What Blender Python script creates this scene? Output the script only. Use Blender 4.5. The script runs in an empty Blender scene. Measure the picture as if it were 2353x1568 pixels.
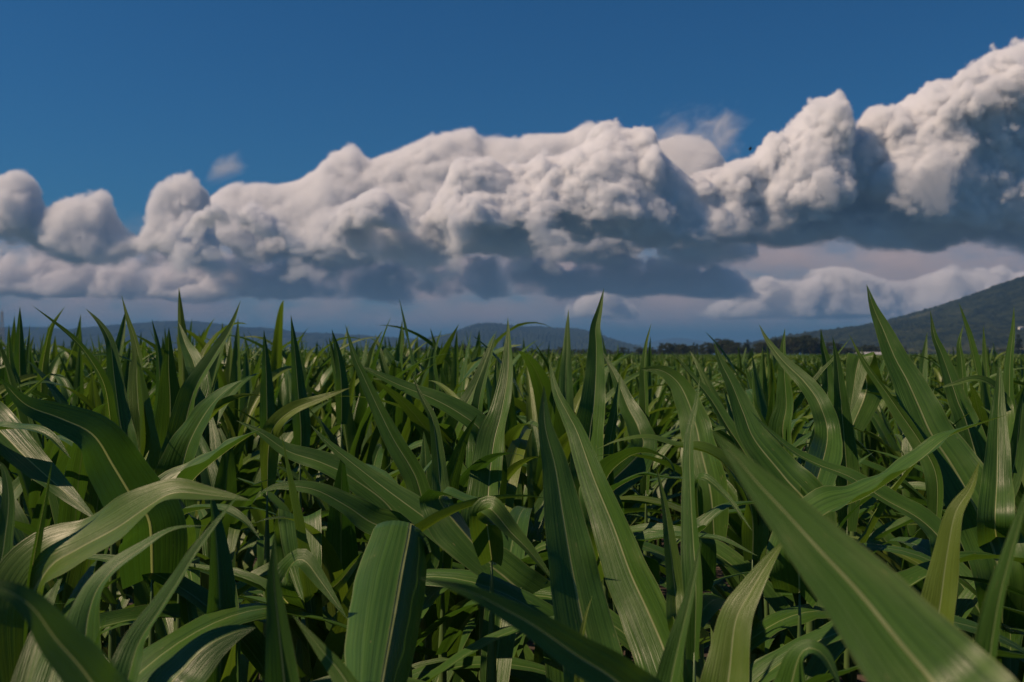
import bpy, math, random
import numpy as np
from mathutils import Vector, noise as mn

# ------------------------------------------------------------------ camera, sky, sun, exposure
S = bpy.context.scene
COL = S.collection
CAMZ = 1.75
F = 2288.0                       # focal length in pixels of a 2353 px wide picture
HOR = 815.0
cam = bpy.data.objects.new('camera', bpy.data.cameras.new('camera'))
COL.objects.link(cam)
S.camera = cam
cam.location = (0, 0, CAMZ)
cam.rotation_euler = (math.radians(90.0) + math.atan((HOR - 784) / F), 0, 0)
cam.data.lens = 35
cam.data.sensor_width = 36
cam.data.clip_start = 0.02
cam.data.clip_end = 200000
cam.data.dof.use_dof = True
cam.data.dof.focus_distance = 2.1
cam.data.dof.aperture_fstop = 8.0

SUN_EL, SUN_AZ = math.radians(48), math.radians(-101)      # azimuth from +Y (view), minus is left
world = bpy.data.worlds.new('World')
S.world = world
world.use_nodes = True
wt = world.node_tree
sky = wt.nodes.new('ShaderNodeTexSky')
sky.sky_type = 'NISHITA'
sky.sun_disc = False
sky.sun_elevation = SUN_EL
sky.sun_rotation = SUN_AZ
sky.air_density = 1.0
sky.dust_density = 0.8
sky.ozone_density = 1.0
hs = wt.nodes.new('ShaderNodeHueSaturation')
hs.inputs['Saturation'].default_value = 1.1
wt.links.new(sky.outputs[0], hs.inputs['Color'])
tintn = wt.nodes.new('ShaderNodeMix')
tintn.data_type = 'RGBA'
tintn.blend_type = 'MULTIPLY'
tintn.inputs[0].default_value = 1.0
tintn.inputs[7].default_value = (0.15, 0.60, 0.96, 1)
wt.links.new(hs.outputs[0], tintn.inputs[6])
wt.links.new(tintn.outputs[2], wt.nodes['Background'].inputs[0])
wt.nodes['Background'].inputs[1].default_value = 0.054

sl = bpy.data.lights.new('sun', 'SUN')
sl.energy = 5.0
sl.angle = math.radians(0.5)
sl.color = (1.0, 0.725, 0.50)
sun = bpy.data.objects.new('sun', sl)
COL.objects.link(sun)
SD = Vector((math.sin(SUN_AZ) * math.cos(SUN_EL), math.cos(SUN_AZ) * math.cos(SUN_EL), math.sin(SUN_EL)))
sun.rotation_euler = SD.to_track_quat('Z', 'Y').to_euler()

S.view_settings.view_transform = 'Standard'
S.view_settings.look = 'None'
S.view_settings.exposure = 0.12
S.view_settings.gamma = 1.0
S.cycles.volume_bounces = 7
S.cycles.max_bounces = 12
S.cycles.diffuse_bounces = 3
S.cycles.glossy_bounces = 2
S.cycles.transmission_bounces = 3
S.cycles.volume_step_rate = 4.0
S.cycles.use_denoising = True

# ------------------------------------------------------------------ helpers
def tag(o, label=None, cat=None, group=None, kind=None, brk=1400.):
    if label: o['label'] = label
    if cat: o['category'] = cat
    if group: o['group'] = group
    if kind: o['kind'] = kind
    return o

def at(px, py, d):
    """point d metres ahead of the camera, seen at px, py of a 2353 px wide picture"""
    return np.array(((px - 1176.5) / F * d, d, CAMZ + (HOR - py) / F * d))

def mesh_obj(name, verts, faces, mat, parent=None, uvs=None, tint=None, smooth=True):
    me = bpy.data.meshes.new(name)
    me.from_pydata([tuple(map(float, v)) for v in verts], [], [tuple(map(int, f)) for f in faces])
    if uvs is not None:
        uvl = me.uv_layers.new(name='UVMap')
        li = np.empty(len(me.loops), dtype=np.int32)
        me.loops.foreach_get('vertex_index', li)
        uvl.data.foreach_set('uv', np.asarray(uvs, dtype=np.float32)[li].ravel())
    if tint is not None:
        a = me.attributes.new('tint', 'FLOAT', 'POINT')
        a.data.foreach_set('value', np.asarray(tint, dtype=np.float32))
    if smooth:
        me.polygons.foreach_set('use_smooth', [True] * len(me.polygons))
    if mat: me.materials.append(mat)
    o = bpy.data.objects.new(name, me)
    COL.objects.link(o)
    if parent: o.parent = parent
    return o

def empty(name, loc, rz=0.0):
    o = bpy.data.objects.new(name, None)
    o.empty_display_size = 0.1
    o.location = loc
    o.rotation_euler = (0, 0, rz)
    COL.objects.link(o)
    return o

class NT:
    """short-hand for node trees"""
    def __init__(s, tree): s.t = tree
    def n(s, typ, **kw):
        nd = s.t.nodes.new(typ)
        for k, v in kw.items():
            setattr(nd, k, v)
        return nd
    def l(s, a, b): s.t.links.new(a, b)
    def put(s, sock, v):
        if hasattr(v, 'links'): s.l(v, sock)
        else: sock.default_value = v
    def m(s, op, a, b=None, c=None, clamp=False):
        nd = s.n('ShaderNodeMath', operation=op, use_clamp=clamp)
        for i, v in enumerate((a, b, c)):
            if v is not None: s.put(nd.inputs[i], v)
        return nd.outputs[0]
    def mix(s, fac, a, b):
        nd = s.n('ShaderNodeMix', data_type='RGBA')
        s.put(nd.inputs[0], fac); s.put(nd.inputs[6], a); s.put(nd.inputs[7], b)
        return nd.outputs[2]
    def ramp(s, fac, lo, hi):
        nd = s.n('ShaderNodeMapRange', interpolation_type='SMOOTHSTEP')
        s.put(nd.inputs[0], fac); nd.inputs[1].default_value = lo; nd.inputs[2].default_value = hi
        return nd.outputs[0]

def new_mat(name):
    m = bpy.data.materials.new(name)
    m.use_nodes = True
    m.node_tree.nodes.clear()
    t = NT(m.node_tree)
    out = t.n('ShaderNodeOutputMaterial')
    return m, t, out

# ------------------------------------------------------------------ materials
def leaf_material():
    m, t, out = new_mat('corn leaf')
    uv = t.n('ShaderNodeUVMap'); uv.uv_map = 'UVMap'
    sep = t.n('ShaderNodeSeparateXYZ'); t.l(uv.outputs[0], sep.inputs[0])
    u, v = sep.outputs[0], sep.outputs[1]
    tint = t.n('ShaderNodeAttribute', attribute_name='tint').outputs['Fac']
    # streaks running along the blade
    cx = t.n('ShaderNodeCombineXYZ')
    t.l(t.m('MULTIPLY', u, 26.0), cx.inputs[0]); t.l(t.m('MULTIPLY', v, 2.6), cx.inputs[1]); t.l(t.m('MULTIPLY', tint, 57.0), cx.inputs[2])
    st = t.n('ShaderNodeTexNoise'); st.inputs['Scale'].default_value = 1.0; st.inputs['Detail'].default_value = 3
    t.l(cx.outputs[0], st.inputs['Vector'])
    fine = t.n('ShaderNodeCombineXYZ')
    t.l(t.m('MULTIPLY', u, 95.0), fine.inputs[0]); t.l(t.m('MULTIPLY', v, 3.0), fine.inputs[1]); t.l(t.m('MULTIPLY', tint, 91.0), fine.inputs[2])
    sf = t.n('ShaderNodeTexNoise'); sf.inputs['Scale'].default_value = 1.0; sf.inputs['Detail'].default_value = 1
    t.l(fine.outputs[0], sf.inputs['Vector'])
    # blotches
    bx = t.n('ShaderNodeCombineXYZ')
    t.l(t.m('MULTIPLY', u, 2.5), bx.inputs[0]); t.l(t.m('MULTIPLY', v, 14.0), bx.inputs[1]); t.l(t.m('MULTIPLY', tint, 33.0), bx.inputs[2])
    bl = t.n('ShaderNodeTexNoise'); bl.inputs['Scale'].default_value = 1.0; bl.inputs['Detail'].default_value = 4
    t.l(bx.outputs[0], bl.inputs['Vector'])
    k = t.ramp(st.outputs[0], 0.25, 0.80)
    c1 = t.mix(k, (0.027, 0.074, 0.011, 1), (0.058, 0.135, 0.020, 1))
    c2 = t.mix(t.m('MULTIPLY', t.ramp(sf.outputs[0], 0.42, 0.80), 0.45), c1, (0.088, 0.166, 0.032, 1))
    c3 = t.mix(t.m('MULTIPLY', t.ramp(bl.outputs[0], 0.52, 0.8), 0.45), c2, (0.104, 0.165, 0.042, 1))
    # some leaves are more yellow, some bluer
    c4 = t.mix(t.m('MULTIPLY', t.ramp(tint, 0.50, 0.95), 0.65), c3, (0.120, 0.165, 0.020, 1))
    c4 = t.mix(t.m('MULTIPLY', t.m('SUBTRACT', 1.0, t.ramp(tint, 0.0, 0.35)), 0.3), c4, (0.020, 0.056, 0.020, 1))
    # pale midrib and paler margin
    du = t.m('ABSOLUTE', t.m('SUBTRACT', u, 0.5))
    rib = t.m('SUBTRACT', 1.0, t.ramp(du, 0.012, 0.032))
    c5 = t.mix(t.m('MULTIPLY', rib, 0.75), c4, (0.20, 0.26, 0.10, 1))
    edge = t.ramp(du, 0.478, 0.496)
    c6 = t.mix(t.m('MULTIPLY', edge, 0.5), c5, (0.17, 0.21, 0.08, 1))
    # tiny scars
    vo = t.n('ShaderNodeTexVoronoi', feature='F1')
    sc = t.n('ShaderNodeCombineXYZ')
    t.l(t.m('MULTIPLY', u, 9.0), sc.inputs[0]); t.l(t.m('MULTIPLY', v, 22.0), sc.inputs[1]); t.l(t.m('MULTIPLY', tint, 71.0), sc.inputs[2])
    t.l(sc.outputs[0], vo.inputs['Vector']); vo.inputs['Scale'].default_value = 1.0
    scar = t.m('MULTIPLY', t.m('SUBTRACT', 1.0, t.ramp(vo.outputs['Distance'], 0.05, 0.10)), 0.6)
    c7 = t.mix(scar, c6, (0.20, 0.19, 0.08, 1))
    bump = t.n('ShaderNodeBump'); bump.inputs['Strength'].default_value = 0.55; bump.inputs['Distance'].default_value = 0.0022
    h = t.m('ADD', st.outputs[0], t.m('MULTIPLY', sf.outputs[0], 0.22))
    h = t.m('ADD', h, t.m('MULTIPLY', bl.outputs[0], 1.6))
    t.l(h, bump.inputs['Height'])
    p = t.n('ShaderNodeBsdfPrincipled')
    t.l(c7, p.inputs['Base Color']); t.l(bump.outputs[0], p.inputs['Normal'])
    t.put(p.inputs['Roughness'], t.m('MULTIPLY_ADD', bl.outputs[0], 0.24, 0.27))
    p.inputs['Specular IOR Level'].default_value = 0.33
    tr = t.n('ShaderNodeBsdfTranslucent')
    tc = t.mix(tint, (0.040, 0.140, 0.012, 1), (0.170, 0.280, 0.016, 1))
    tc2 = t.mix(t.m('MULTIPLY', k, 0.5), tc, (0.07, 0.19, 0.02, 1))
    tc3 = t.mix(t.m('MULTIPLY', rib, 0.6), tc2, (0.10, 0.14, 0.03, 1))
    t.l(tc3, tr.inputs['Color']); t.l(bump.outputs[0], tr.inputs['Normal'])
    ad = t.n('ShaderNodeMixShader'); ad.inputs[0].default_value = 0.28
    t.l(p.outputs[0], ad.inputs[1]); t.l(tr.outputs[0], ad.inputs[2]); t.l(ad.outputs[0], out.inputs[0])
    return m

def simple_mat(name, a, b, scale, rough=0.6, detail=4, bump=0.0, obj=True, stretch=(1, 1, 1)):
    m, t, out = new_mat(name)
    tc = t.n('ShaderNodeTexCoord')
    mp = t.n('ShaderNodeMapping'); mp.inputs['Scale'].default_value = stretch
    t.l(tc.outputs['Object'], mp.inputs[0])
    nz = t.n('ShaderNodeTexNoise'); nz.inputs['Scale'].default_value = scale; nz.inputs['Detail'].default_value = detail
    t.l(mp.outputs[0], nz.inputs['Vector'])
    c = t.mix(t.ramp(nz.outputs[0], 0.33, 0.67), a + (1,), b + (1,))
    p = t.n('ShaderNodeBsdfPrincipled')
    t.l(c, p.inputs['Base Color']); p.inputs['Roughness'].default_value = rough
    if bump:
        bm = t.n('ShaderNodeBump'); bm.inputs['Strength'].default_value = 0.6; bm.inputs['Distance'].default_value = bump
        t.l(nz.outputs[0], bm.inputs['Height']); t.l(bm.outputs[0], p.inputs['Normal'])
    t.l(p.outputs[0], out.inputs[0])
    return m

LEAF = leaf_material()
RIB = simple_mat('corn midrib', (0.20, 0.25, 0.09), (0.28, 0.33, 0.14), 40, 0.45, stretch=(1, 1, 0.1))
_t = NT(RIB.node_tree)
_p = [n for n in RIB.node_tree.nodes if n.type == 'BSDF_PRINCIPLED'][0]
_o = [n for n in RIB.node_tree.nodes if n.type == 'OUTPUT_MATERIAL'][0]
_tr = _t.n('ShaderNodeBsdfTranslucent'); _tr.inputs[0].default_value = (0.36, 0.42, 0.12, 1)
_mx = _t.n('ShaderNodeMixShader'); _mx.inputs[0].default_value = 0.45
_t.l(_p.outputs[0], _mx.inputs[1]); _t.l(_tr.outputs[0], _mx.inputs[2]); _t.l(_mx.outputs[0], _o.inputs[0])
STALK = simple_mat('corn stalk', (0.05, 0.10, 0.025), (0.09, 0.15, 0.045), 25, 0.45, stretch=(1, 1, 0.08))
SOIL = simple_mat('soil', (0.055, 0.038, 0.026), (0.12, 0.085, 0.06), 9, 0.95, 8, 0.02)

# ------------------------------------------------------------------ clouds: volumes lit by the sun and sky
def cloud(name, label, pts, base, Y, T, voxel, dens=0.035, big=(1300, 800), mid=(430, 340), soft=2.0, wisp=0.0, th_pow=0.45, erode=0.0, sq=1.0, lean=0.35, albedo=(0.970, 0.981, 0.999), kind=None, brk=1400.):
    """pts: outline of the top (picture pixels at distance Y); half depth in metres depth in metres"""
    P = [((px - 1176.5) / F * Y, (HOR - py) / F * Y) for px, py in pts]
    zb = (HOR - base) / F * Y
    x0 = P[0][0] - 900; x1 = P[-1][0] + 900
    zt = max(p[1] for p in P) + 900; z0 = zb - 500
    ng = bpy.data.node_groups.new(name, 'GeometryNodeTree')
    ng.interface.new_socket('Geometry', in_out='OUTPUT', socket_type='NodeSocketGeometry')
    t = NT(ng)
    out = t.n('NodeGroupOutput')
    pos = t.n('GeometryNodeInputPosition')
    sep = t.n('ShaderNodeSeparateXYZ'); t.l(pos.outputs[0], sep.inputs[0])
    x, y, z = sep.outputs
    wn = t.n('ShaderNodeTexNoise'); wn.inputs['Scale'].default_value = 1 / 1100.; wn.inputs['Detail'].default_value = 3
    t.l(pos.outputs[0], wn.inputs['Vector'])
    va = t.n('ShaderNodeVectorMath', operation='MULTIPLY_ADD')
    t.l(wn.outputs['Color'], va.inputs[0]); va.inputs[1].default_value = (520, 520, 420); t.l(pos.outputs[0], va.inputs[2])
    sqv = t.n('ShaderNodeVectorMath', operation='MULTIPLY'); t.l(va.outputs[0], sqv.inputs[0]); sqv.inputs[1].default_value = (1, 1, sq)
    def vor(scale, detail, rough):
        v = t.n('ShaderNodeTexVoronoi', feature='F1', normalize=False)
        t.l(sqv.outputs[0], v.inputs['Vector']); v.inputs['Scale'].default_value = 1 / scale
        v.inputs['Detail'].default_value = detail; v.inputs['Roughness'].default_value = rough; v.inputs['Lacunarity'].default_value = 2.2
        return v.outputs['Distance']
    b1 = t.m('MULTIPLY_ADD', vor(big[0], 0, 0.5), -big[1], big[1] * 0.55)
    b2 = t.m('MULTIPLY_ADD', vor(mid[0], 3.3, 0.64), -mid[1], mid[1] * 0.8)
    an = t.n('ShaderNodeTexNoise'); an.inputs['Scale'].default_value = 1 / 1500.; an.inputs['Detail'].default_value = 1
    t.l(pos.outputs[0], an.inputs['Vector'])
    b2 = t.m('MULTIPLY', b2, t.m('MULTIPLY_ADD', t.ramp(an.outputs[0], 0.35, 0.65), 0.8, 0.5))
    bump = t.m('MINIMUM', t.m('ADD', b1, b2), 170.0)
    if wisp:
        wz = t.n('ShaderNodeTexNoise'); wz.inputs['Scale'].default_value = 1 / 700.; wz.inputs['Detail'].default_value = 5; wz.inputs['Roughness'].default_value = 0.6
        wz.inputs['Distortion'].default_value = 0.8
        t.l(sqv.outputs[0], wz.inputs['Vector'])
        bump = t.m('ADD', bump, t.m('MULTIPLY_ADD', wz.outputs[0], wisp, -0.5 * wisp))
    u = t.m('MULTIPLY_ADD', x, 1 / (x1 - x0), -x0 / (x1 - x0), True)
    fc = t.n('ShaderNodeFloatCurve'); t.l(u, fc.inputs['Value'])
    cv = fc.mapping.curves[0]
    full = [(x0, zb - 700)] + P + [(x1, zb - 700 if P[-1][0] < 0.5 * Y else P[-1][1])]
    if P[0][0] < -0.5 * Y: full[0] = (x0, P[0][1])
    lo = zb - 800
    for i, (a, b) in enumerate(full):
        tt = (a - x0) / (x1 - x0); v = (b - lo) / (zt - lo)
        if i == 0: cv.points[0].location = (0, v)
        elif i == len(full) - 1: cv.points[-1].location = (1, v)
        else: cv.points.new(tt, v)
    for p in cv.points: p.handle_type = 'AUTO_CLAMPED'
    fc.mapping.update()
    top = t.m('MULTIPLY_ADD', fc.outputs[0], zt - lo, lo)
    dtop = t.m('SUBTRACT', top, z)
    h = t.m('MAXIMUM', dtop, 0)
    th = t.m('MULTIPLY', t.m('POWER', t.m('DIVIDE', h, 1500.), th_pow), T)
    dep = t.m('SUBTRACT', th, t.m('ABSOLUTE', t.m('ADD', t.m('SUBTRACT', y, Y), t.m('MULTIPLY', t.m('SUBTRACT', z, zb), lean))))
    d = t.m('ADD', t.m('MINIMUM', dtop, dep), bump)
    d = t.m('MINIMUM', d, t.m('ADD', dtop, 70.0))
    b3 = t.n('ShaderNodeTexNoise'); b3.inputs['Scale'].default_value = 1 / 2600.; b3.inputs['Detail'].default_value = 5
    t.l(pos.outputs[0], b3.inputs['Vector'])
    bz = t.m('MULTIPLY_ADD', b3.outputs[0], 2600., -1300.)
    
    dbase = t.m('ADD', t.m('SUBTRACT', z, zb), bz)
    d = t.m('SMOOTH_MIN', d, dbase, 250.)
    de = t.m('DIVIDE', d, 45.0 * soft, None, True)
    # the lower half breaks up and thins out toward the base
    rel = t.m('DIVIDE', t.m('SUBTRACT', z, zb), brk)
    lz = t.n('ShaderNodeTexNoise'); lz.inputs['Scale'].default_value = 1 / 1500.; lz.inputs['Detail'].default_value = 5; lz.inputs['Roughness'].default_value = 0.6
    lv = t.n('ShaderNodeVectorMath', operation='MULTIPLY'); t.l(va.outputs[0], lv.inputs[0]); lv.inputs[1].default_value = (1, 1, 1.7)
    t.l(lv.outputs[0], lz.inputs['Vector'])
    lo_ = t.m('MULTIPLY_ADD', rel, -0.42, 0.645)
    cut = t.m('DIVIDE', t.m('SUBTRACT', lz.outputs[0], lo_), 0.07, None, True)
    de = t.m('MULTIPLY', de, cut)
    de = t.m('MULTIPLY', de, t.m('MULTIPLY_ADD', t.ramp(rel, 0.0, 0.75), 0.9, 0.1))
    if erode:
        ez = t.n('ShaderNodeTexNoise'); ez.inputs['Scale'].default_value = 1 / 1300.; ez.inputs['Detail'].default_value = 5
        t.l(sqv.outputs[0], ez.inputs['Vector'])
        de = t.m('MULTIPLY', de, t.ramp(ez.outputs[0], erode - 0.1, erode + 0.15))
    vc = t.n('GeometryNodeVolumeCube'); t.l(de, vc.inputs['Density'])
    vc.inputs['Min'].default_value = (x0, Y - T * 2.2 - lean * (zt - zb) * .6, z0)
    vc.inputs['Max'].default_value = (x1, Y + T * 0.5, zt)
    vc.inputs['Resolution X'].default_value = int((x1 - x0) / (voxel * .7))
    vc.inputs['Resolution Y'].default_value = int((2.7 * T + lean * (zt - zb) * .6) / voxel)
    vc.inputs['Resolution Z'].default_value = int((zt - z0) / (voxel * .7))
    m, mt, mo = new_mat(name)
    pv = mt.n('ShaderNodeVolumePrincipled')
    pv.inputs['Density'].default_value = dens
    pv.inputs['Color'].default_value = albedo + (1,)
    pv.inputs['Anisotropy'].default_value = 0.1
    mt.l(pv.outputs[0], mo.inputs['Volume'])
    sm = t.n('GeometryNodeSetMaterial'); t.l(vc.outputs[0], sm.inputs[0]); sm.inputs['Material'].default_value = m
    t.l(sm.outputs[0], out.inputs[0])
    vd = bpy.data.volumes.new(name)
    vd.materials.append(m)
    ob = bpy.data.objects.new(name, vd)
    COL.objects.link(ob)
    md = ob.modifiers.new('shape', 'NODES'); md.node_group = ng
    tag(ob, label, None if kind else 'cloud', None, kind)
    return ob

def deck(name):
    """low broken layer far off, above the haze"""
    x0, x1, y0, y1, z0, z1 = -19000, 19000, 27000, 41000, 700, 4400
    ng = bpy.data.node_groups.new(name, 'GeometryNodeTree')
    ng.interface.new_socket('Geometry', in_out='OUTPUT', socket_type='NodeSocketGeometry')
    t = NT(ng); out = t.n('NodeGroupOutput')
    pos = t.n('GeometryNodeInputPosition')
    sep = t.n('ShaderNodeSeparateXYZ'); t.l(pos.outputs[0], sep.inputs[0])
    z = sep.outputs[2]
    vm = t.n('ShaderNodeVectorMath', operation='MULTIPLY'); t.l(pos.outputs[0], vm.inputs[0]); vm.inputs[1].default_value = (1, 1, 2.2)
    a = t.n('ShaderNodeTexNoise'); a.inputs['Scale'].default_value = 1 / 3000.; a.inputs['Detail'].default_value = 6; a.inputs['Roughness'].default_value = 0.58
    t.l(vm.outputs[0], a.inputs['Vector'])
    v = t.n('ShaderNodeTexVoronoi', feature='F1', normalize=False); v.inputs['Scale'].default_value = 1 / 900.; v.inputs['Detail'].default_value = 2
    t.l(vm.outputs[0], v.inputs['Vector'])
    f = t.m('MULTIPLY_ADD', v.outputs['Distance'], -0.14, a.outputs[0])
    zz = t.m('DIVIDE', t.m('SUBTRACT', z, z0), z1 - z0)
    env = t.m('MULTIPLY', t.ramp(zz, 0.0, 0.2), t.m('SUBTRACT', 1.0, t.ramp(zz, 0.65, 1.0)))
    de = t.m('MULTIPLY', t.ramp(f, 0.32, 0.60), env)
    vc = t.n('GeometryNodeVolumeCube'); t.l(de, vc.inputs['Density'])
    vc.inputs['Min'].default_value = (x0, y0, z0); vc.inputs['Max'].default_value = (x1, y1, z1)
    for ax, nn in zip('XYZ', (400, 100, 70)): vc.inputs['Resolution ' + ax].default_value = nn
    m, mt, mo = new_mat(name)
    pv = mt.n('ShaderNodeVolumePrincipled'); pv.inputs['Density'].default_value = 0.00065
    pv.inputs['Color'].default_value = (0.86, 0.80, 0.82, 1)
    mt.l(pv.outputs[0], mo.inputs['Volume'])
    sm = t.n('GeometryNodeSetMaterial'); t.l(vc.outputs[0], sm.inputs[0]); sm.inputs['Material'].default_value = m
    t.l(sm.outputs[0], out.inputs[0])
    vd = bpy.data.volumes.new(name); vd.materials.append(m)
    ob = bpy.data.objects.new(name, vd); COL.objects.link(ob)
    ob.modifiers.new('shape', 'NODES').node_group = ng
    tag(ob, 'thin layer of broken pinkish cloud low above the horizon', 'cloud')

def wisp(name, label, px, py, Y, rx, rz, ry, tilt, dens, seed):
    """small torn veil: stretched noise inside a soft tilted ellipsoid"""
    k = Y / F
    cx, cz = (px - 1176.5) * k, (HOR - py) * k; rx *= k; rz *= k
    ng = bpy.data.node_groups.new(name, 'GeometryNodeTree')
    ng.interface.new_socket('Geometry', in_out='OUTPUT', socket_type='NodeSocketGeometry')
    t = NT(ng); out = t.n('NodeGroupOutput')
    pos = t.n('GeometryNodeInputPosition')
    a = t.n('ShaderNodeVectorMath', operation='SUBTRACT'); t.l(pos.outputs[0], a.inputs[0]); a.inputs[1].default_value = (cx, Y, cz)
    r = t.n('ShaderNodeVectorRotate', rotation_type='Y_AXIS'); t.l(a.outputs[0], r.inputs['Vector']); r.inputs['Angle'].default_value = tilt * 0.6
    e = t.n('ShaderNodeVectorMath', operation='MULTIPLY'); t.l(r.outputs[0], e.inputs[0]); e.inputs[1].default_value = (1 / rx, 1 / ry, 1 / rz)
    le = t.n('ShaderNodeVectorMath', operation='LENGTH'); t.l(e.outputs[0], le.inputs[0])
    st = t.n('ShaderNodeVectorMath', operation='MULTIPLY'); t.l(r.outputs[0], st.inputs[0]); st.inputs[1].default_value = (0.6, 1, 1.25)
    nz = t.n('ShaderNodeTexNoise'); nz.inputs['Scale'].default_value = 1 / 650.; nz.inputs['Detail'].default_value = 6; nz.inputs['Roughness'].default_value = 0.62; nz.inputs['Distortion'].default_value = 1.1
    of = t.n('ShaderNodeVectorMath', operation='ADD'); t.l(st.outputs[0], of.inputs[0]); of.inputs[1].default_value = (seed * 913., seed * 377., 0)
    t.l(of.outputs[0], nz.inputs['Vector'])
    f = t.m('SUBTRACT', nz.outputs[0], t.m('MULTIPLY', t.m('POWER', le.outputs[1], 1.5), 0.30))
    de = t.ramp(f, 0.30, 0.62)
    vc = t.n('GeometryNodeVolumeCube'); t.l(de, vc.inputs['Density'])
    R_ = 1.3 * max(rx, rz)
    vc.inputs['Min'].default_value = (cx - R_, Y - 1.3 * ry, cz - R_); vc.inputs['Max'].default_value = (cx + R_, Y + 1.3 * ry, cz + R_)
    for ax, nn in zip('XYZ', (120, 40, 120)): vc.inputs['Resolution ' + ax].default_value = nn
    m, mt, mo = new_mat(name)
    pv = mt.n('ShaderNodeVolumePrincipled'); pv.inputs['Density'].default_value = dens; pv.inputs['Color'].default_value = (.97, .96, .96, 1)
    mt.l(pv.outputs[0], mo.inputs['Volume'])
    sm = t.n('GeometryNodeSetMaterial'); t.l(vc.outputs[0], sm.inputs[0]); sm.inputs['Material'].default_value = m
    t.l(sm.outputs[0], out.inputs[0])
    vd = bpy.data.volumes.new(name); vd.materials.append(m)
    ob = bpy.data.objects.new(name, vd); COL.objects.link(ob)
    ob.modifiers.new('shape', 'NODES').node_group = ng
    tag(ob, label, 'cloud')

CLOUDS = True
VQ = 1.0

if CLOUDS:
    cloud('cloud', 'huge white cumulus rising to the right edge with a flat blue-grey base',
          [(1530, 470), (1560, 425), (1640, 400), (1700, 388), (1720, 345), (1770, 295), (1830, 255), (1862, 280), (1885, 345), (1905, 330), (1950, 280), (2010, 245), (2050, 218), (2120, 195), (2200, 165), (2270, 140), (2353, 95), (2480, 50)],
          600, 17000, 1700, 38 * VQ, lean=0.6, brk=1300.)
    cloud('cloud', 'knobbly white cumulus towers massed in the middle of the sky, grey below',
          [(430, 545), (490, 480), (560, 460), (610, 485), (680, 520), (760, 500), (820, 465), (880, 445), (930, 475), (990, 465), (1030, 410), (1060, 370), (1120, 358), (1200, 382), (1250, 345), (1330, 335), (1360, 300), (1440, 275), (1480, 285), (1500, 330), (1550, 400), (1620, 450)],
          650, 16500, 1300, 38 * VQ, lean=0.15, big=(1000, 800), brk=1900., wisp=280)
    cloud('cloud', 'long smooth pale cloud bank behind the knobbly middle towers',
          [(440, 520), (500, 435), (560, 408), (650, 418), (720, 385), (770, 325), (800, 318), (850, 348), (900, 335), (960, 312), (1000, 288), (1080, 283), (1110, 302), (1200, 298), (1290, 298), (1350, 266), (1400, 285), (1470, 275), (1500, 300), (1580, 290), (1660, 340)],
          640, 23000, 1500, 60 * VQ, lean=-0.15, wisp=300, mid=(600, 260), big=(2200, 600), soft=4.0, dens=0.012)
    cloud('cloud', 'small ragged cumulus heads at the left edge of the sky',
          [(-60, 400), (0, 402), (40, 392), (78, 420), (100, 480), (125, 455), (150, 438), (200, 432), (238, 432), (255, 480), (300, 520), (330, 510), (350, 455), (390, 405), (430, 390), (458, 405), (480, 480)],
          655, 19000, 1000, 45 * VQ, lean=0.0, big=(900, 500), dens=0.012, soft=3.0, wisp=300)
    wisp('cloud', 'thin veil of cloud fraying upward right of the middle towers', 1590, 335, 20500, 150, 110, 900, 0.9, 0.0022, 11)
    wisp('cloud', 'small torn wisp of cloud hanging in the blue above the left clouds', 512, 385, 18500, 80, 40, 450, 0.75, 0.0022, 9)
    cloud('cloud', 'low peach-lit cloud between the flat grey base and the right hill',
          [(1560, 735), (1610, 715), (1660, 690), (1700, 660), (1760, 632), (1800, 645), (1850, 622), (1930, 606), (2000, 625), (2080, 640), (2180, 612), (2280, 605), (2400, 610)],
          742, 26000, 900, 52 * VQ, dens=0.010, soft=2.2, wisp=700, erode=0.40, big=(1100, 400), mid=(450, 300), lean=-.2, brk=300.)
    cloud('cloud', 'pair of small peach-lit clouds low behind the tallest central blade',
          [(1300, 700), (1340, 665), (1390, 640), (1420, 660), (1450, 690), (1480, 720)],
          738, 26500, 700, 52 * VQ, dens=0.010, soft=2.2, wisp=600, erode=0.42, big=(900, 300), mid=(450, 260), lean=-.2, brk=300.)
    cloud('cloud', 'low ragged row of small clouds under the left and middle clouds',
          [(-80, 575), (60, 560), (150, 580), (260, 570), (330, 590), (420, 585), (520, 575), (620, 590), (740, 570), (850, 590), (950, 560), (1060, 585), (1180, 575), (1320, 590), (1450, 570), (1560, 585), (1660, 600), (1720, 640)],
          705, 23500, 900, 48 * VQ, albedo=(.955, .95, .965), dens=0.009, soft=1.8, wisp=800, erode=0.45, big=(1100, 500), mid=(450, 330), lean=-.2, brk=500.)
    deck('cloud')

# ------------------------------------------------------------------ ground, hills, haze
def sheet(name, x0, x1, y0, y1, nx, ny, hf, mat, geom=False):
    xs = np.linspace(x0, x1, nx)
    ys = y0 + (y1 - y0) * (np.linspace(0, 1, ny) ** (3 if geom else 1))
    V = [(x, y, hf(x, y)) for y in ys for x in xs]
    Fc = [(j * nx + i, j * nx + i + 1, (j + 1) * nx + i + 1, (j + 1) * nx + i) for j in range(ny - 1) for i in range(nx - 1)]
    return mesh_obj(name, V, Fc, mat)

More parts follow.
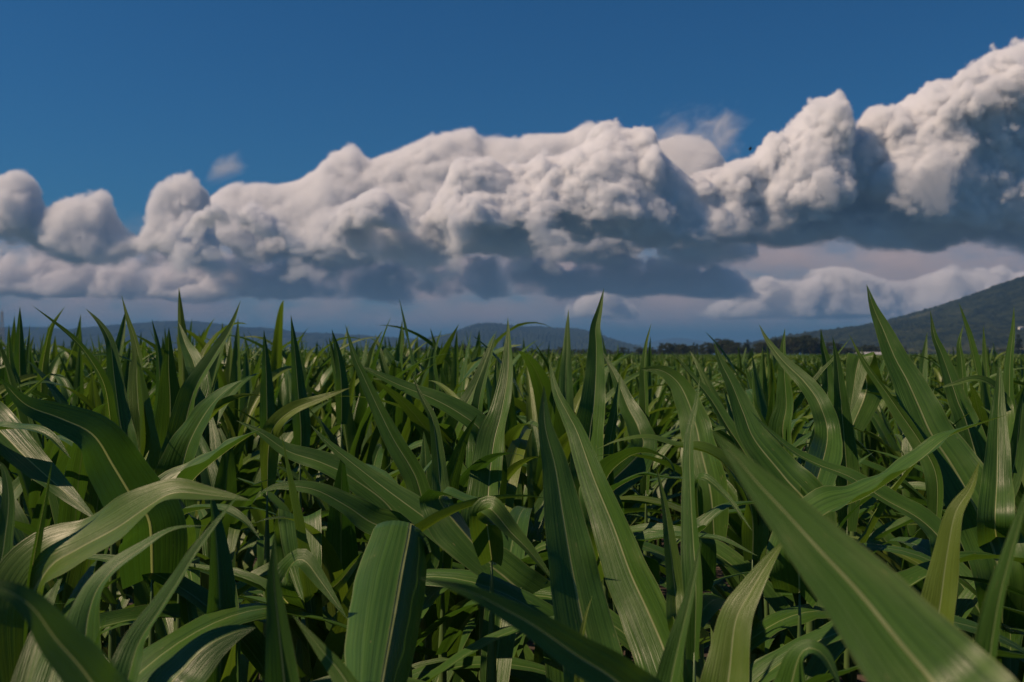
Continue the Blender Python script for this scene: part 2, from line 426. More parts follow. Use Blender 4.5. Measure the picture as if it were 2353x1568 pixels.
def ground_mat():
    m, t, out = new_mat('ground')
    tc = t.n('ShaderNodeTexCoord')
    sp = t.n('ShaderNodeSeparateXYZ'); t.l(tc.outputs['Object'], sp.inputs[0])
    n1 = t.n('ShaderNodeTexNoise'); n1.inputs['Scale'].default_value = 9; n1.inputs['Detail'].default_value = 8; t.l(tc.outputs['Object'], n1.inputs['Vector'])
    n2 = t.n('ShaderNodeTexNoise'); n2.inputs['Scale'].default_value = 0.004; n2.inputs['Detail'].default_value = 6; t.l(tc.outputs['Object'], n2.inputs['Vector'])
    soil = t.mix(t.ramp(n1.outputs[0], .33, .67), (0.028, 0.020, 0.014, 1), (0.070, 0.050, 0.036, 1))
    mead = t.mix(t.ramp(n2.outputs[0], .4, .6), (0.030, 0.050, 0.018, 1), (0.050, 0.070, 0.026, 1))
    c = t.mix(t.ramp(sp.outputs[1], 300., 320.), soil, mead)
    p = t.n('ShaderNodeBsdfPrincipled'); t.l(c, p.inputs['Base Color']); p.inputs['Roughness'].default_value = 0.95
    b = t.n('ShaderNodeBump'); b.inputs['Strength'].default_value = .6; b.inputs['Distance'].default_value = .02
    t.l(n1.outputs[0], b.inputs['Height']); t.l(b.outputs[0], p.inputs['Normal']); t.l(p.outputs[0], out.inputs[0])
    return m
g = mesh_obj('ground', [(-60000, -3000, 0), (60000, -3000, 0), (60000, 60000, 0), (-60000, 60000, 0)], [(0, 1, 2, 3)], ground_mat())
tag(g, kind='structure')

def forest_mat(name, dark, light, clearing, s):
    m, t, out = new_mat(name)
    tc = t.n('ShaderNodeTexCoord')
    n1 = t.n('ShaderNodeTexNoise'); n1.inputs['Scale'].default_value = s; n1.inputs['Detail'].default_value = 6; n1.inputs['Roughness'].default_value = 0.65
    t.l(tc.outputs['Object'], n1.inputs['Vector'])
    n2 = t.n('ShaderNodeTexNoise'); n2.inputs['Scale'].default_value = s * 0.09; n2.inputs['Detail'].default_value = 4
    t.l(tc.outputs['Object'], n2.inputs['Vector'])
    c = t.mix(t.ramp(n1.outputs[0], 0.38, 0.64), dark + (1,), light + (1,))
    c = t.mix(t.m('MULTIPLY', t.ramp(n2.outputs[0], 0.61, 0.69), 0.7), c, clearing + (1,))
    p = t.n('ShaderNodeBsdfPrincipled'); t.l(c, p.inputs['Base Color']); p.inputs['Roughness'].default_value = 0.9
    p.inputs['Specular IOR Level'].default_value = 0.1
    t.l(p.outputs[0], out.inputs[0])
    return m

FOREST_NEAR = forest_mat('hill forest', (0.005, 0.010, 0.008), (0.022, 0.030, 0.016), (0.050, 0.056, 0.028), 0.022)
FOREST_FAR = forest_mat('far hill forest', (0.012, 0.020, 0.014), (0.024, 0.034, 0.022), (0.08, 0.075, 0.045), 0.008)

def hill(name, prof, D, depth, mat, rough, tree, nx, ny, seed):
    """ridge line seen at picture pixels prof at distance D; slopes down to the field and away behind"""
    xs_p = [(px - 1176.5) / F * D for px, py in prof]
    zs_p = [(HOR - py) / F * D + CAMZ for px, py in prof]
    xs = np.linspace(xs_p[0], xs_p[-1], nx)
    ridge = np.interp(xs, xs_p, zs_p)
    k = np.hanning(max(3, nx // 40 * 2 + 1)); k /= k.sum()
    pad = len(k) // 2
    ridge = np.convolve(np.pad(ridge, pad, mode='edge'), k, mode='valid')
    V = []
    ts = np.linspace(-1, 0.6, ny)
    for tt in ts:
        f = math.cos(tt * math.pi / 2) ** 1.25 if tt < 0 else math.cos(tt * math.pi / 2)
        for i, x in enumerate(xs):
            y = D + tt * depth
            z = ridge[i] * f
            q = Vector((x / rough, y / rough, seed))
            gul = mn.fractal(q, 0.9, 2.0, 4) * ridge[i] * 0.45 * (1 - abs(f)) if f < 1 else 0
            tr = abs(mn.noise(Vector((x / (tree * 1.1), y / (tree * 1.1), seed)))) * tree + mn.noise(Vector((x / (tree * .45), y / (tree * .45), seed + 5))) * tree * 0.5
            V.append((x, y, z + gul + tr - (4 if abs(tt) > .97 else 0)))
    Fc = [(j * nx + i, j * nx + i + 1, (j + 1) * nx + i + 1, (j + 1) * nx + i) for j in range(ny - 1) for i in range(nx - 1)]
    o = mesh_obj(name, V, Fc, mat, smooth=False)
    tag(o, kind='structure')
    return o

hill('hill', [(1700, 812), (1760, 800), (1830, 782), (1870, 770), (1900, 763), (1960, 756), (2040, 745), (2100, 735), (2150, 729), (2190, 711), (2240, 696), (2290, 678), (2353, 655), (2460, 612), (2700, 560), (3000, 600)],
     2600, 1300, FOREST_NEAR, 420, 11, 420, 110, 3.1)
hill('hill', [(940, 806), (975, 785), (1010, 774), (1040, 770), (1060, 760), (1090, 748), (1125, 745), (1160, 748), (1190, 752), (1215, 753), (1240, 753), (1285, 757), (1325, 758), (1370, 772), (1420, 790), (1455, 805), (1500, 815)],
     6200, 1800, FOREST_FAR, 700, 13, 300, 60, 8.7)
hill('hill', [(-300, 770), (-80, 760), (40, 756), (110, 754), (160, 762), (200, 764), (280, 752), (340, 748), (400, 742), (440, 740), (480, 743), (540, 753), (590, 757), (625, 755), (690, 768), (730, 767), (780, 770), (840, 774), (900, 777), (940, 780), (1000, 786), (1080, 800), (1160, 815)],
     7200, 2300, FOREST_FAR, 900, 15, 380, 60, 14.2)
hill('mountain', [(1380, 815), (1440, 795), (1500, 787), (1530, 780), (1560, 777), (1590, 783), (1640, 790), (1700, 797), (1800, 790), (1900, 800), (2050, 812)],
     15500, 2500, FOREST_FAR, 1800, 14, 200, 30, 21.0)

HAZE = True
if HAZE:
    hx, hy0, hy1, hz0, hz1 = 30000, -1500, 45000, -1.2, 560
    hv = [(-hx, hy0, hz0), (hx, hy0, hz0), (hx, hy1, hz0), (-hx, hy1, hz0), (-hx, hy0, hz1), (hx, hy0, hz1), (hx, hy1, hz1), (-hx, hy1, hz1)]
    hf = [(0, 3, 2, 1), (4, 5, 6, 7), (0, 1, 5, 4), (1, 2, 6, 5), (2, 3, 7, 6), (3, 0, 4, 7)]
    hm, ht, ho = new_mat('haze')
    pv = ht.n('ShaderNodeVolumePrincipled')
    pv.inputs['Color'].default_value = (0.15, 0.35, 0.68, 1)
    pv.inputs['Density'].default_value = 0.0001
    ht.l(pv.outputs[0], ho.inputs['Volume'])
    hz = mesh_obj('haze', hv, hf, hm, smooth=False)
    tag(hz, kind='stuff')

# ------------------------------------------------------------------ leaves
def catmull(P, n):
    P = np.asarray(P, float)
    if len(P) == 2:
        return P[0] + (P[1] - P[0]) * np.linspace(0, 1, n)[:, None]
    Q = np.vstack([2 * P[0] - P[1], P, 2 * P[-1] - P[-2]])
    seg = np.linalg.norm(np.diff(P, axis=0), axis=1)
    s = np.concatenate([[0], np.cumsum(seg)])
    out = []
    for tt in np.linspace(0, s[-1], n):
        i = min(max(np.searchsorted(s, tt, side='right') - 1, 0), len(P) - 2)
        u = (tt - s[i]) / max(seg[i], 1e-9)
        p0, p1, p2, p3 = Q[i], Q[i + 1], Q[i + 2], Q[i + 3]
        out.append(0.5 * (2 * p1 + (p2 - p0) * u + (2 * p0 - 5 * p1 + 4 * p2 - p3) * u * u + (3 * p1 - p0 - 3 * p2 + p3) * u ** 3))
    return np.array(out)

def nrm(a):
    return a / np.maximum(np.linalg.norm(a, axis=-1, keepdims=True), 1e-9)

def width_profile(t, tipp=1.6, base=0.55, rise0=0.33):
    rise = base + (1 - base) * np.sin(np.clip(t / rise0, 0, 1) * math.pi / 2)
    return rise * np.clip(1 - t ** tipp, 0, 1) ** 0.95

def blade(C, W, N, fold0, fold1, curl, wave, nx, rng, tint, gap=0.0):
    """C centre line n x 3, W half widths, N upper-face normals; returns verts, faces, uvs, tints"""
    n = len(C)
    T = nrm(np.gradient(C, axis=0))
    N = nrm(N - (N * T).sum(1, keepdims=True) * T)
    B = np.cross(T, N)
    L = np.concatenate([[0], np.cumsum(np.linalg.norm(np.diff(C, axis=0), axis=1))])
    t = L / L[-1]
    us = np.linspace(-1, 1, nx)
    if gap:                                  # room for the midrib, a piece of its own
        hh = np.linspace(gap, 1, nx // 2); us = np.concatenate([-hh[::-1], hh]); nx = len(us)
    fold = fold0 + (fold1 - fold0) * t
    ph = rng.uniform(0, 6.28, 4)
    f1 = rng.uniform(26, 40); f2 = rng.uniform(60, 90)
    env = np.sin(np.clip(t, 0, 1) * math.pi) ** 0.8
    V = np.empty((n, nx, 3)); UV = np.empty((n, nx, 2))
    for j, u in enumerate(us):
        a = abs(u); s = 0 if u < 0 else 1
        th = fold + curl * a
        lat = a * np.cos(th) * np.sign(u); up = a * np.sin(th)
        rip = wave * env * a ** 2.2 * (np.sin(L * f1 + ph[s]) + 0.45 * np.sin(L * f2 + ph[2 + s]))
        V[:, j] = C + B * (lat * W)[:, None] + N * (up * W + rip * W)[:, None]
        UV[:, j, 0] = 0.5 + 0.5 * u
        UV[:, j, 1] = L
    idx = np.arange(n * nx).reshape(n, nx)
    if gap:
        k = nx // 2
        Fc = np.concatenate([np.stack([q[:-1, :-1], q[:-1, 1:], q[1:, 1:], q[1:, :-1]], -1).reshape(-1, 4) for q in (idx[:, :k], idx[:, k:])])
        return V.reshape(-1, 3), Fc, UV.reshape(-1, 2), np.full(n * nx, tint)
    Fc = np.stack([idx[:-1, :-1], idx[:-1, 1:], idx[1:, 1:], idx[1:, :-1]], -1).reshape(-1, 4)
    return V.reshape(-1, 3), Fc, UV.reshape(-1, 2), np.full(n * nx, tint)

def rib_strip(C, W, N):
    n = len(C)
    T = nrm(np.gradient(C, axis=0)); N = nrm(N - (N * T).sum(1, keepdims=True) * T); B = np.cross(T, N)
    w = W * GAPF
    cs = [(-1.12, 0.25), (-0.6, 0.02), (0, -0.12), (0.6, 0.02), (1.12, 0.25)]
    V = np.stack([C + B * (a * w)[:, None] + N * (b * w)[:, None] for a, b in cs], 1)
    k = len(cs)
    idx = np.arange(n * k).reshape(n, k)
    Fc = [(idx[i, j], idx[i, (j + 1) % k], idx[i + 1, (j + 1) % k], idx[i + 1, j]) for i in range(n - 1) for j in range(k - 1)]
    return V.reshape(-1, 3), Fc

GAPF = 0.036
def tube(pts, radii, k=8):
    P = np.asarray(pts, float); n = len(P)
    T = nrm(np.gradient(P, axis=0))
    ref = np.array((1.0, 0.0, 0.0)); A = nrm(np.cross(T, ref)); Bv = np.cross(T, A)
    V = []
    for i in range(n):
        for j in range(k):
            a = 2 * math.pi * j / k
            V.append(P[i] + radii[i] * (math.cos(a) * A[i] + math.sin(a) * Bv[i]))
    Fc = [(i * k + j, i * k + (j + 1) % k, (i + 1) * k + (j + 1) % k, (i + 1) * k + j) for i in range(n - 1) for j in range(k)]
    Fc.append(tuple(range((n - 1) * k, n * k)))
    return V, Fc

def stalk_geo(h, r0, rng, lean=(0, 0)):
    n = int(h / 0.06) + 3
    P, R = [], []
    for i in range(n):
        f = i / (n - 1); z = f * h
        node = 1.16 if (i % 3 == 0) else 1.0
        P.append((lean[0] * f * f, lean[1] * f * f, z)); R.append(r0 * (1 - 0.45 * f) * node * min(1.0, (1.001 - f) * 7 + 0.12))
    return tube(P, R, 8)

# ---- ordinary plants
def gen_leaf(rng, z0, az, length, halfw, e0, bend, droopp, n, side=0.0):
    ts = np.linspace(0, 1, n)
    el = e0 - bend * ts ** droopp
    a = az + side * ts ** 1.5
    d = np.stack([np.cos(el) * np.cos(a), np.cos(el) * np.sin(a), np.sin(el)], 1)
    C = np.zeros((n, 3)); C[0] = (0.006 * math.cos(az), 0.006 * math.sin(az), z0)
    C[1:] = C[0] + np.cumsum(0.5 * (d[1:] + d[:-1]) * length / (n - 1), axis=0)
    Nn = np.stack([-np.sin(el) * np.cos(a), -np.sin(el) * np.sin(a), np.cos(el)], 1)
    tw = rng.uniform(-0.9, 0.9) * ts ** 1.3
    T = nrm(np.gradient(C, axis=0)); B = np.cross(T, Nn)
    Nn = Nn * np.cos(tw)[:, None] + B * np.sin(tw)[:, None]
    W = halfw * width_profile(ts, rng.uniform(1.25, 1.8), 0.6)
    return C, W, Nn

def gen_plant_leaves(rng, height=1.0, lowest=0.45, n=18, count=None, upright=True):
    """height scales the place of the highest leaf insertion (about 1.38 m)"""
    leaves = []
    az = rng.uniform(0, 6.28)
    top = 1.36 * height
    zs = list(np.arange(lowest, top - 0.1, 0.155)) + [top - 0.07, top - 0.02, top + 0.02]
    for i, z in enumerate(zs):
        f = (z - lowest) / (top - lowest)
        a = az + math.pi * i + rng.normal(0, 0.38)
        if i >= len(zs) - 3:                       # whorl: tall pointed leaves
            k = len(zs) - 1 - i
            ln = rng.uniform(0.34, 0.60); hw = rng.uniform(0.038, 0.052)
            e0 = math.radians(rng.uniform(78, 88) - 6 * k); bd = math.radians(rng.uniform(0, 40 if k else 14))
            if k >= 1 and rng.random() < 0.6:
                ln = rng.uniform(0.55, 0.75); bd = math.radians(rng.uniform(70, 130))
            lf = gen_leaf(rng, z, a, ln, hw, e0, bd, rng.uniform(1.2, 2.2), n, rng.normal(0, 0.25))
            fo = (rng.uniform(0.45, 0.9), rng.uniform(0.1, 0.45))
        else:
            ln = rng.uniform(0.60, 0.86); hw = rng.uniform(0.049, 0.067)
            e0 = math.radians(rng.uniform(56, 70) + 12 * f); bd = math.radians(rng.uniform(65, 130) - 40 * f)
            if rng.random() < 0.25: bd = math.radians(rng.uniform(25, 60))
            lf = gen_leaf(rng, z, a, ln, hw, e0, bd, rng.uniform(1.2, 2.0) + 0.8 * f, n, rng.normal(0, 0.35))
            fo = (rng.uniform(0.3, 0.6), rng.uniform(0.0, 0.22))
        leaves.append((lf, fo, float(np.clip(rng.normal(0.45, 0.27), 0, 1))))
    return leaves, top

def leaf_mesh_data(lv, rng, nx, wave=0.10):
    (C, W, N), fo, ti = lv
    return blade(C, W, N, fo[0], fo[1], rng.uniform(-0.35, 0.25), rng.uniform(0.4, 1.5) * wave, nx, rng, ti)

def merged_plant(rng, height, lowest, n, nx):
    leaves, top = gen_plant_leaves(rng, height, lowest, n)
    VV, FF, UU, TT = [], [], [], []; off = 0
    for lv in leaves:
        V, Fc, UV, ti = leaf_mesh_data(lv, rng, nx)
        VV.append(V); FF.append(Fc + off); UU.append(UV); TT.append(ti); off += len(V)
    V, Fc = stalk_geo(top, 0.013, rng)
    V = np.array(V); Fq = np.array([f for f in Fc if len(f) == 4])
    VV.append(V); FF.append(Fq + off); UU.append(np.tile((0.3, 0.2), (len(V), 1))); TT.append(np.full(len(V), 0.6)); off += len(V)
    return np.vstack(VV), np.vstack(FF), np.vstack(UU), np.concatenate(TT)

def fast_mesh(name, V, Fq, UV, ti, mat):
    me = bpy.data.meshes.new(name)
    me.vertices.add(len(V)); me.vertices.foreach_set('co', np.asarray(V, np.float32).ravel())
    Fq = np.asarray(Fq, np.int32)
    me.loops.add(Fq.size); me.loops.foreach_set('vertex_index', Fq.ravel())
    me.polygons.add(len(Fq)); me.polygons.foreach_set('loop_start', np.arange(0, Fq.size, 4, dtype=np.int32))
    me.update(calc_edges=True)
    me.polygons.foreach_set('use_smooth', np.ones(len(Fq), bool))
    u = me.uv_layers.new(name='UVMap'); u.data.foreach_set('uv', np.asarray(UV, np.float32)[Fq.ravel()].ravel())
    a = me.attributes.new('tint', 'FLOAT', 'POINT'); a.data.foreach_set('value', np.asarray(ti, np.float32))
    me.materials.append(mat)
    return me

# ---- foreground plants: every leaf laid out on its own
# leaf: (points base->tip in picture px, distance at base, distance at tip, width px, up-blend, roll deg, fold deg, tip power, tint)
def hero_leaf(parent, origin, rng, pts, d0, d1, wpx, up=0.0, roll=0, fold=18, tipp=1.4, tint=None, wave=0.12, curl=0.0, root=None, basew=0.6, rise=0.33):
    n = 46
    k = len(pts)
    seg = [0.0]
    for a, b in zip(pts[:-1], pts[1:]): seg.append(seg[-1] + math.hypot(b[0] - a[0], b[1] - a[1]))
    P = [at(px, py, d0 + (d1 - d0) * s / seg[-1]) for (px, py), s in zip(pts, seg)]
    if root is not None:
        r = np.array(root, float)
        if np.linalg.norm(r - P[0]) > 0.03:
            P = [r] + P
    C = catmull(P, n)
    T = nrm(np.gradient(C, axis=0))
    tocam = nrm(np.array((0, 0, CAMZ)) - C)
    upv = np.tile((0, 0, 1.0), (n, 1))
    sd = np.tile(np.array((SD.x, SD.y, 0.0)), (n, 1))
    V = tocam * (1 - up) + upv * up
    N = nrm(V - (V * T).sum(1, keepdims=True) * T)
    # keep the blade's sides on their sides where it arches over
    B = np.cross(T, N); c0 = int(n * 0.6)
    for rngi in (range(c0 + 1, n), range(c0 - 1, -1, -1)):
        for i in rngi:
            j = i - 1 if i > c0 else i + 1
            if (B[i] * B[j]).sum() < 0: B[i] = -B[i]
    for _ in range(3):
        B[1:-1] = nrm(B[:-2] + 2 * B[1:-1] + B[2:])
    N = nrm(np.cross(B, T))
    r = np.radians(roll) * np.linspace(0.7, 1.15, n)
    B = np.cross(T, N)
    N = N * np.cos(r)[:, None] + B * np.sin(r)[:, None]
    face = np.abs((N * tocam).sum(1))
    mid = face[n // 4: n // 2 + n // 4].mean()
    cf = math.cos(math.radians(fold))
    hw = (0.65 if d0 > 1.9 else 0.58) * wpx * (0.6 * d0 + 0.4 * d1) / F / max(mid * cf, 0.42)
    t = np.linspace(0, 1, n)
    W = hw * width_profile(t, tipp + 0.2, basew, rise)
    ti = float(np.clip(rng.normal(0.45, 0.2), 0, 1)) if tint is None else tint
    f = math.radians(fold)
    V_, F_, U_, T_ = blade(C, W, N, f * 1.5 + 0.1, f * 0.8, curl, wave, 14, rng, ti, GAPF)
    o_ = np.array(origin)
    lf = mesh_obj('leaf', V_ - o_, F_, LEAF, parent, U_, T_)
    V2, F2 = rib_strip(C[:-2], W[:-2], N[:-2])
    mesh_obj('midrib', V2 - o_, F2, RIB, lf)
    return lf

def hero_plant(label, spx, sd, leaves, group=None, lower=3, seed=1, low_max=1.05):
    rng = np.random.default_rng(seed)
    base = at(spx, HOR, sd); base[2] = 0
    root = empty('corn_plant', tuple(base))
    tag(root, label, 'corn plant', group)
    tops = []
    for lf in leaves:
        pts = lf['pts']
        zb = at(pts[0][0], pts[0][1], lf['d0'])[2]
        zr = max(0.5, zb - 0.10)
        tops.append(zr)
        kw = {k: v for k, v in lf.items()}
        hero_leaf(root, base, rng, root=(base[0], base[1], zr), **kw)
    h = max(tops) + 0.01
    V, Fc = stalk_geo(h, 0.013, rng)
    mesh_obj('stalk', V, Fc, STALK, root)
    az = rng.uniform(0, 6.28)
    for i in range(lower):
        z = min(low_max, h) - 0.16 * i - 0.05
        if z < 0.3: break
        lv = (gen_leaf(rng, z, az + math.pi * i + rng.normal(0, .4), rng.uniform(.6, .8), rng.uniform(.034, .046), math.radians(rng.uniform(45, 60)), math.radians(rng.uniform(90, 150)), 1.4, 22), (0.5, 0.1), float(rng.uniform(0.2, 0.6)))
        V, Fc, UV, ti = leaf_mesh_data(lv, rng, 9)
        mesh_obj('leaf', V, Fc, LEAF, root, UV, ti)
    return root

def L(pts, d, w, d1=None, **k):
    return dict(pts=pts, d0=d, d1=d if d1 is None else d1, wpx=w, **k)

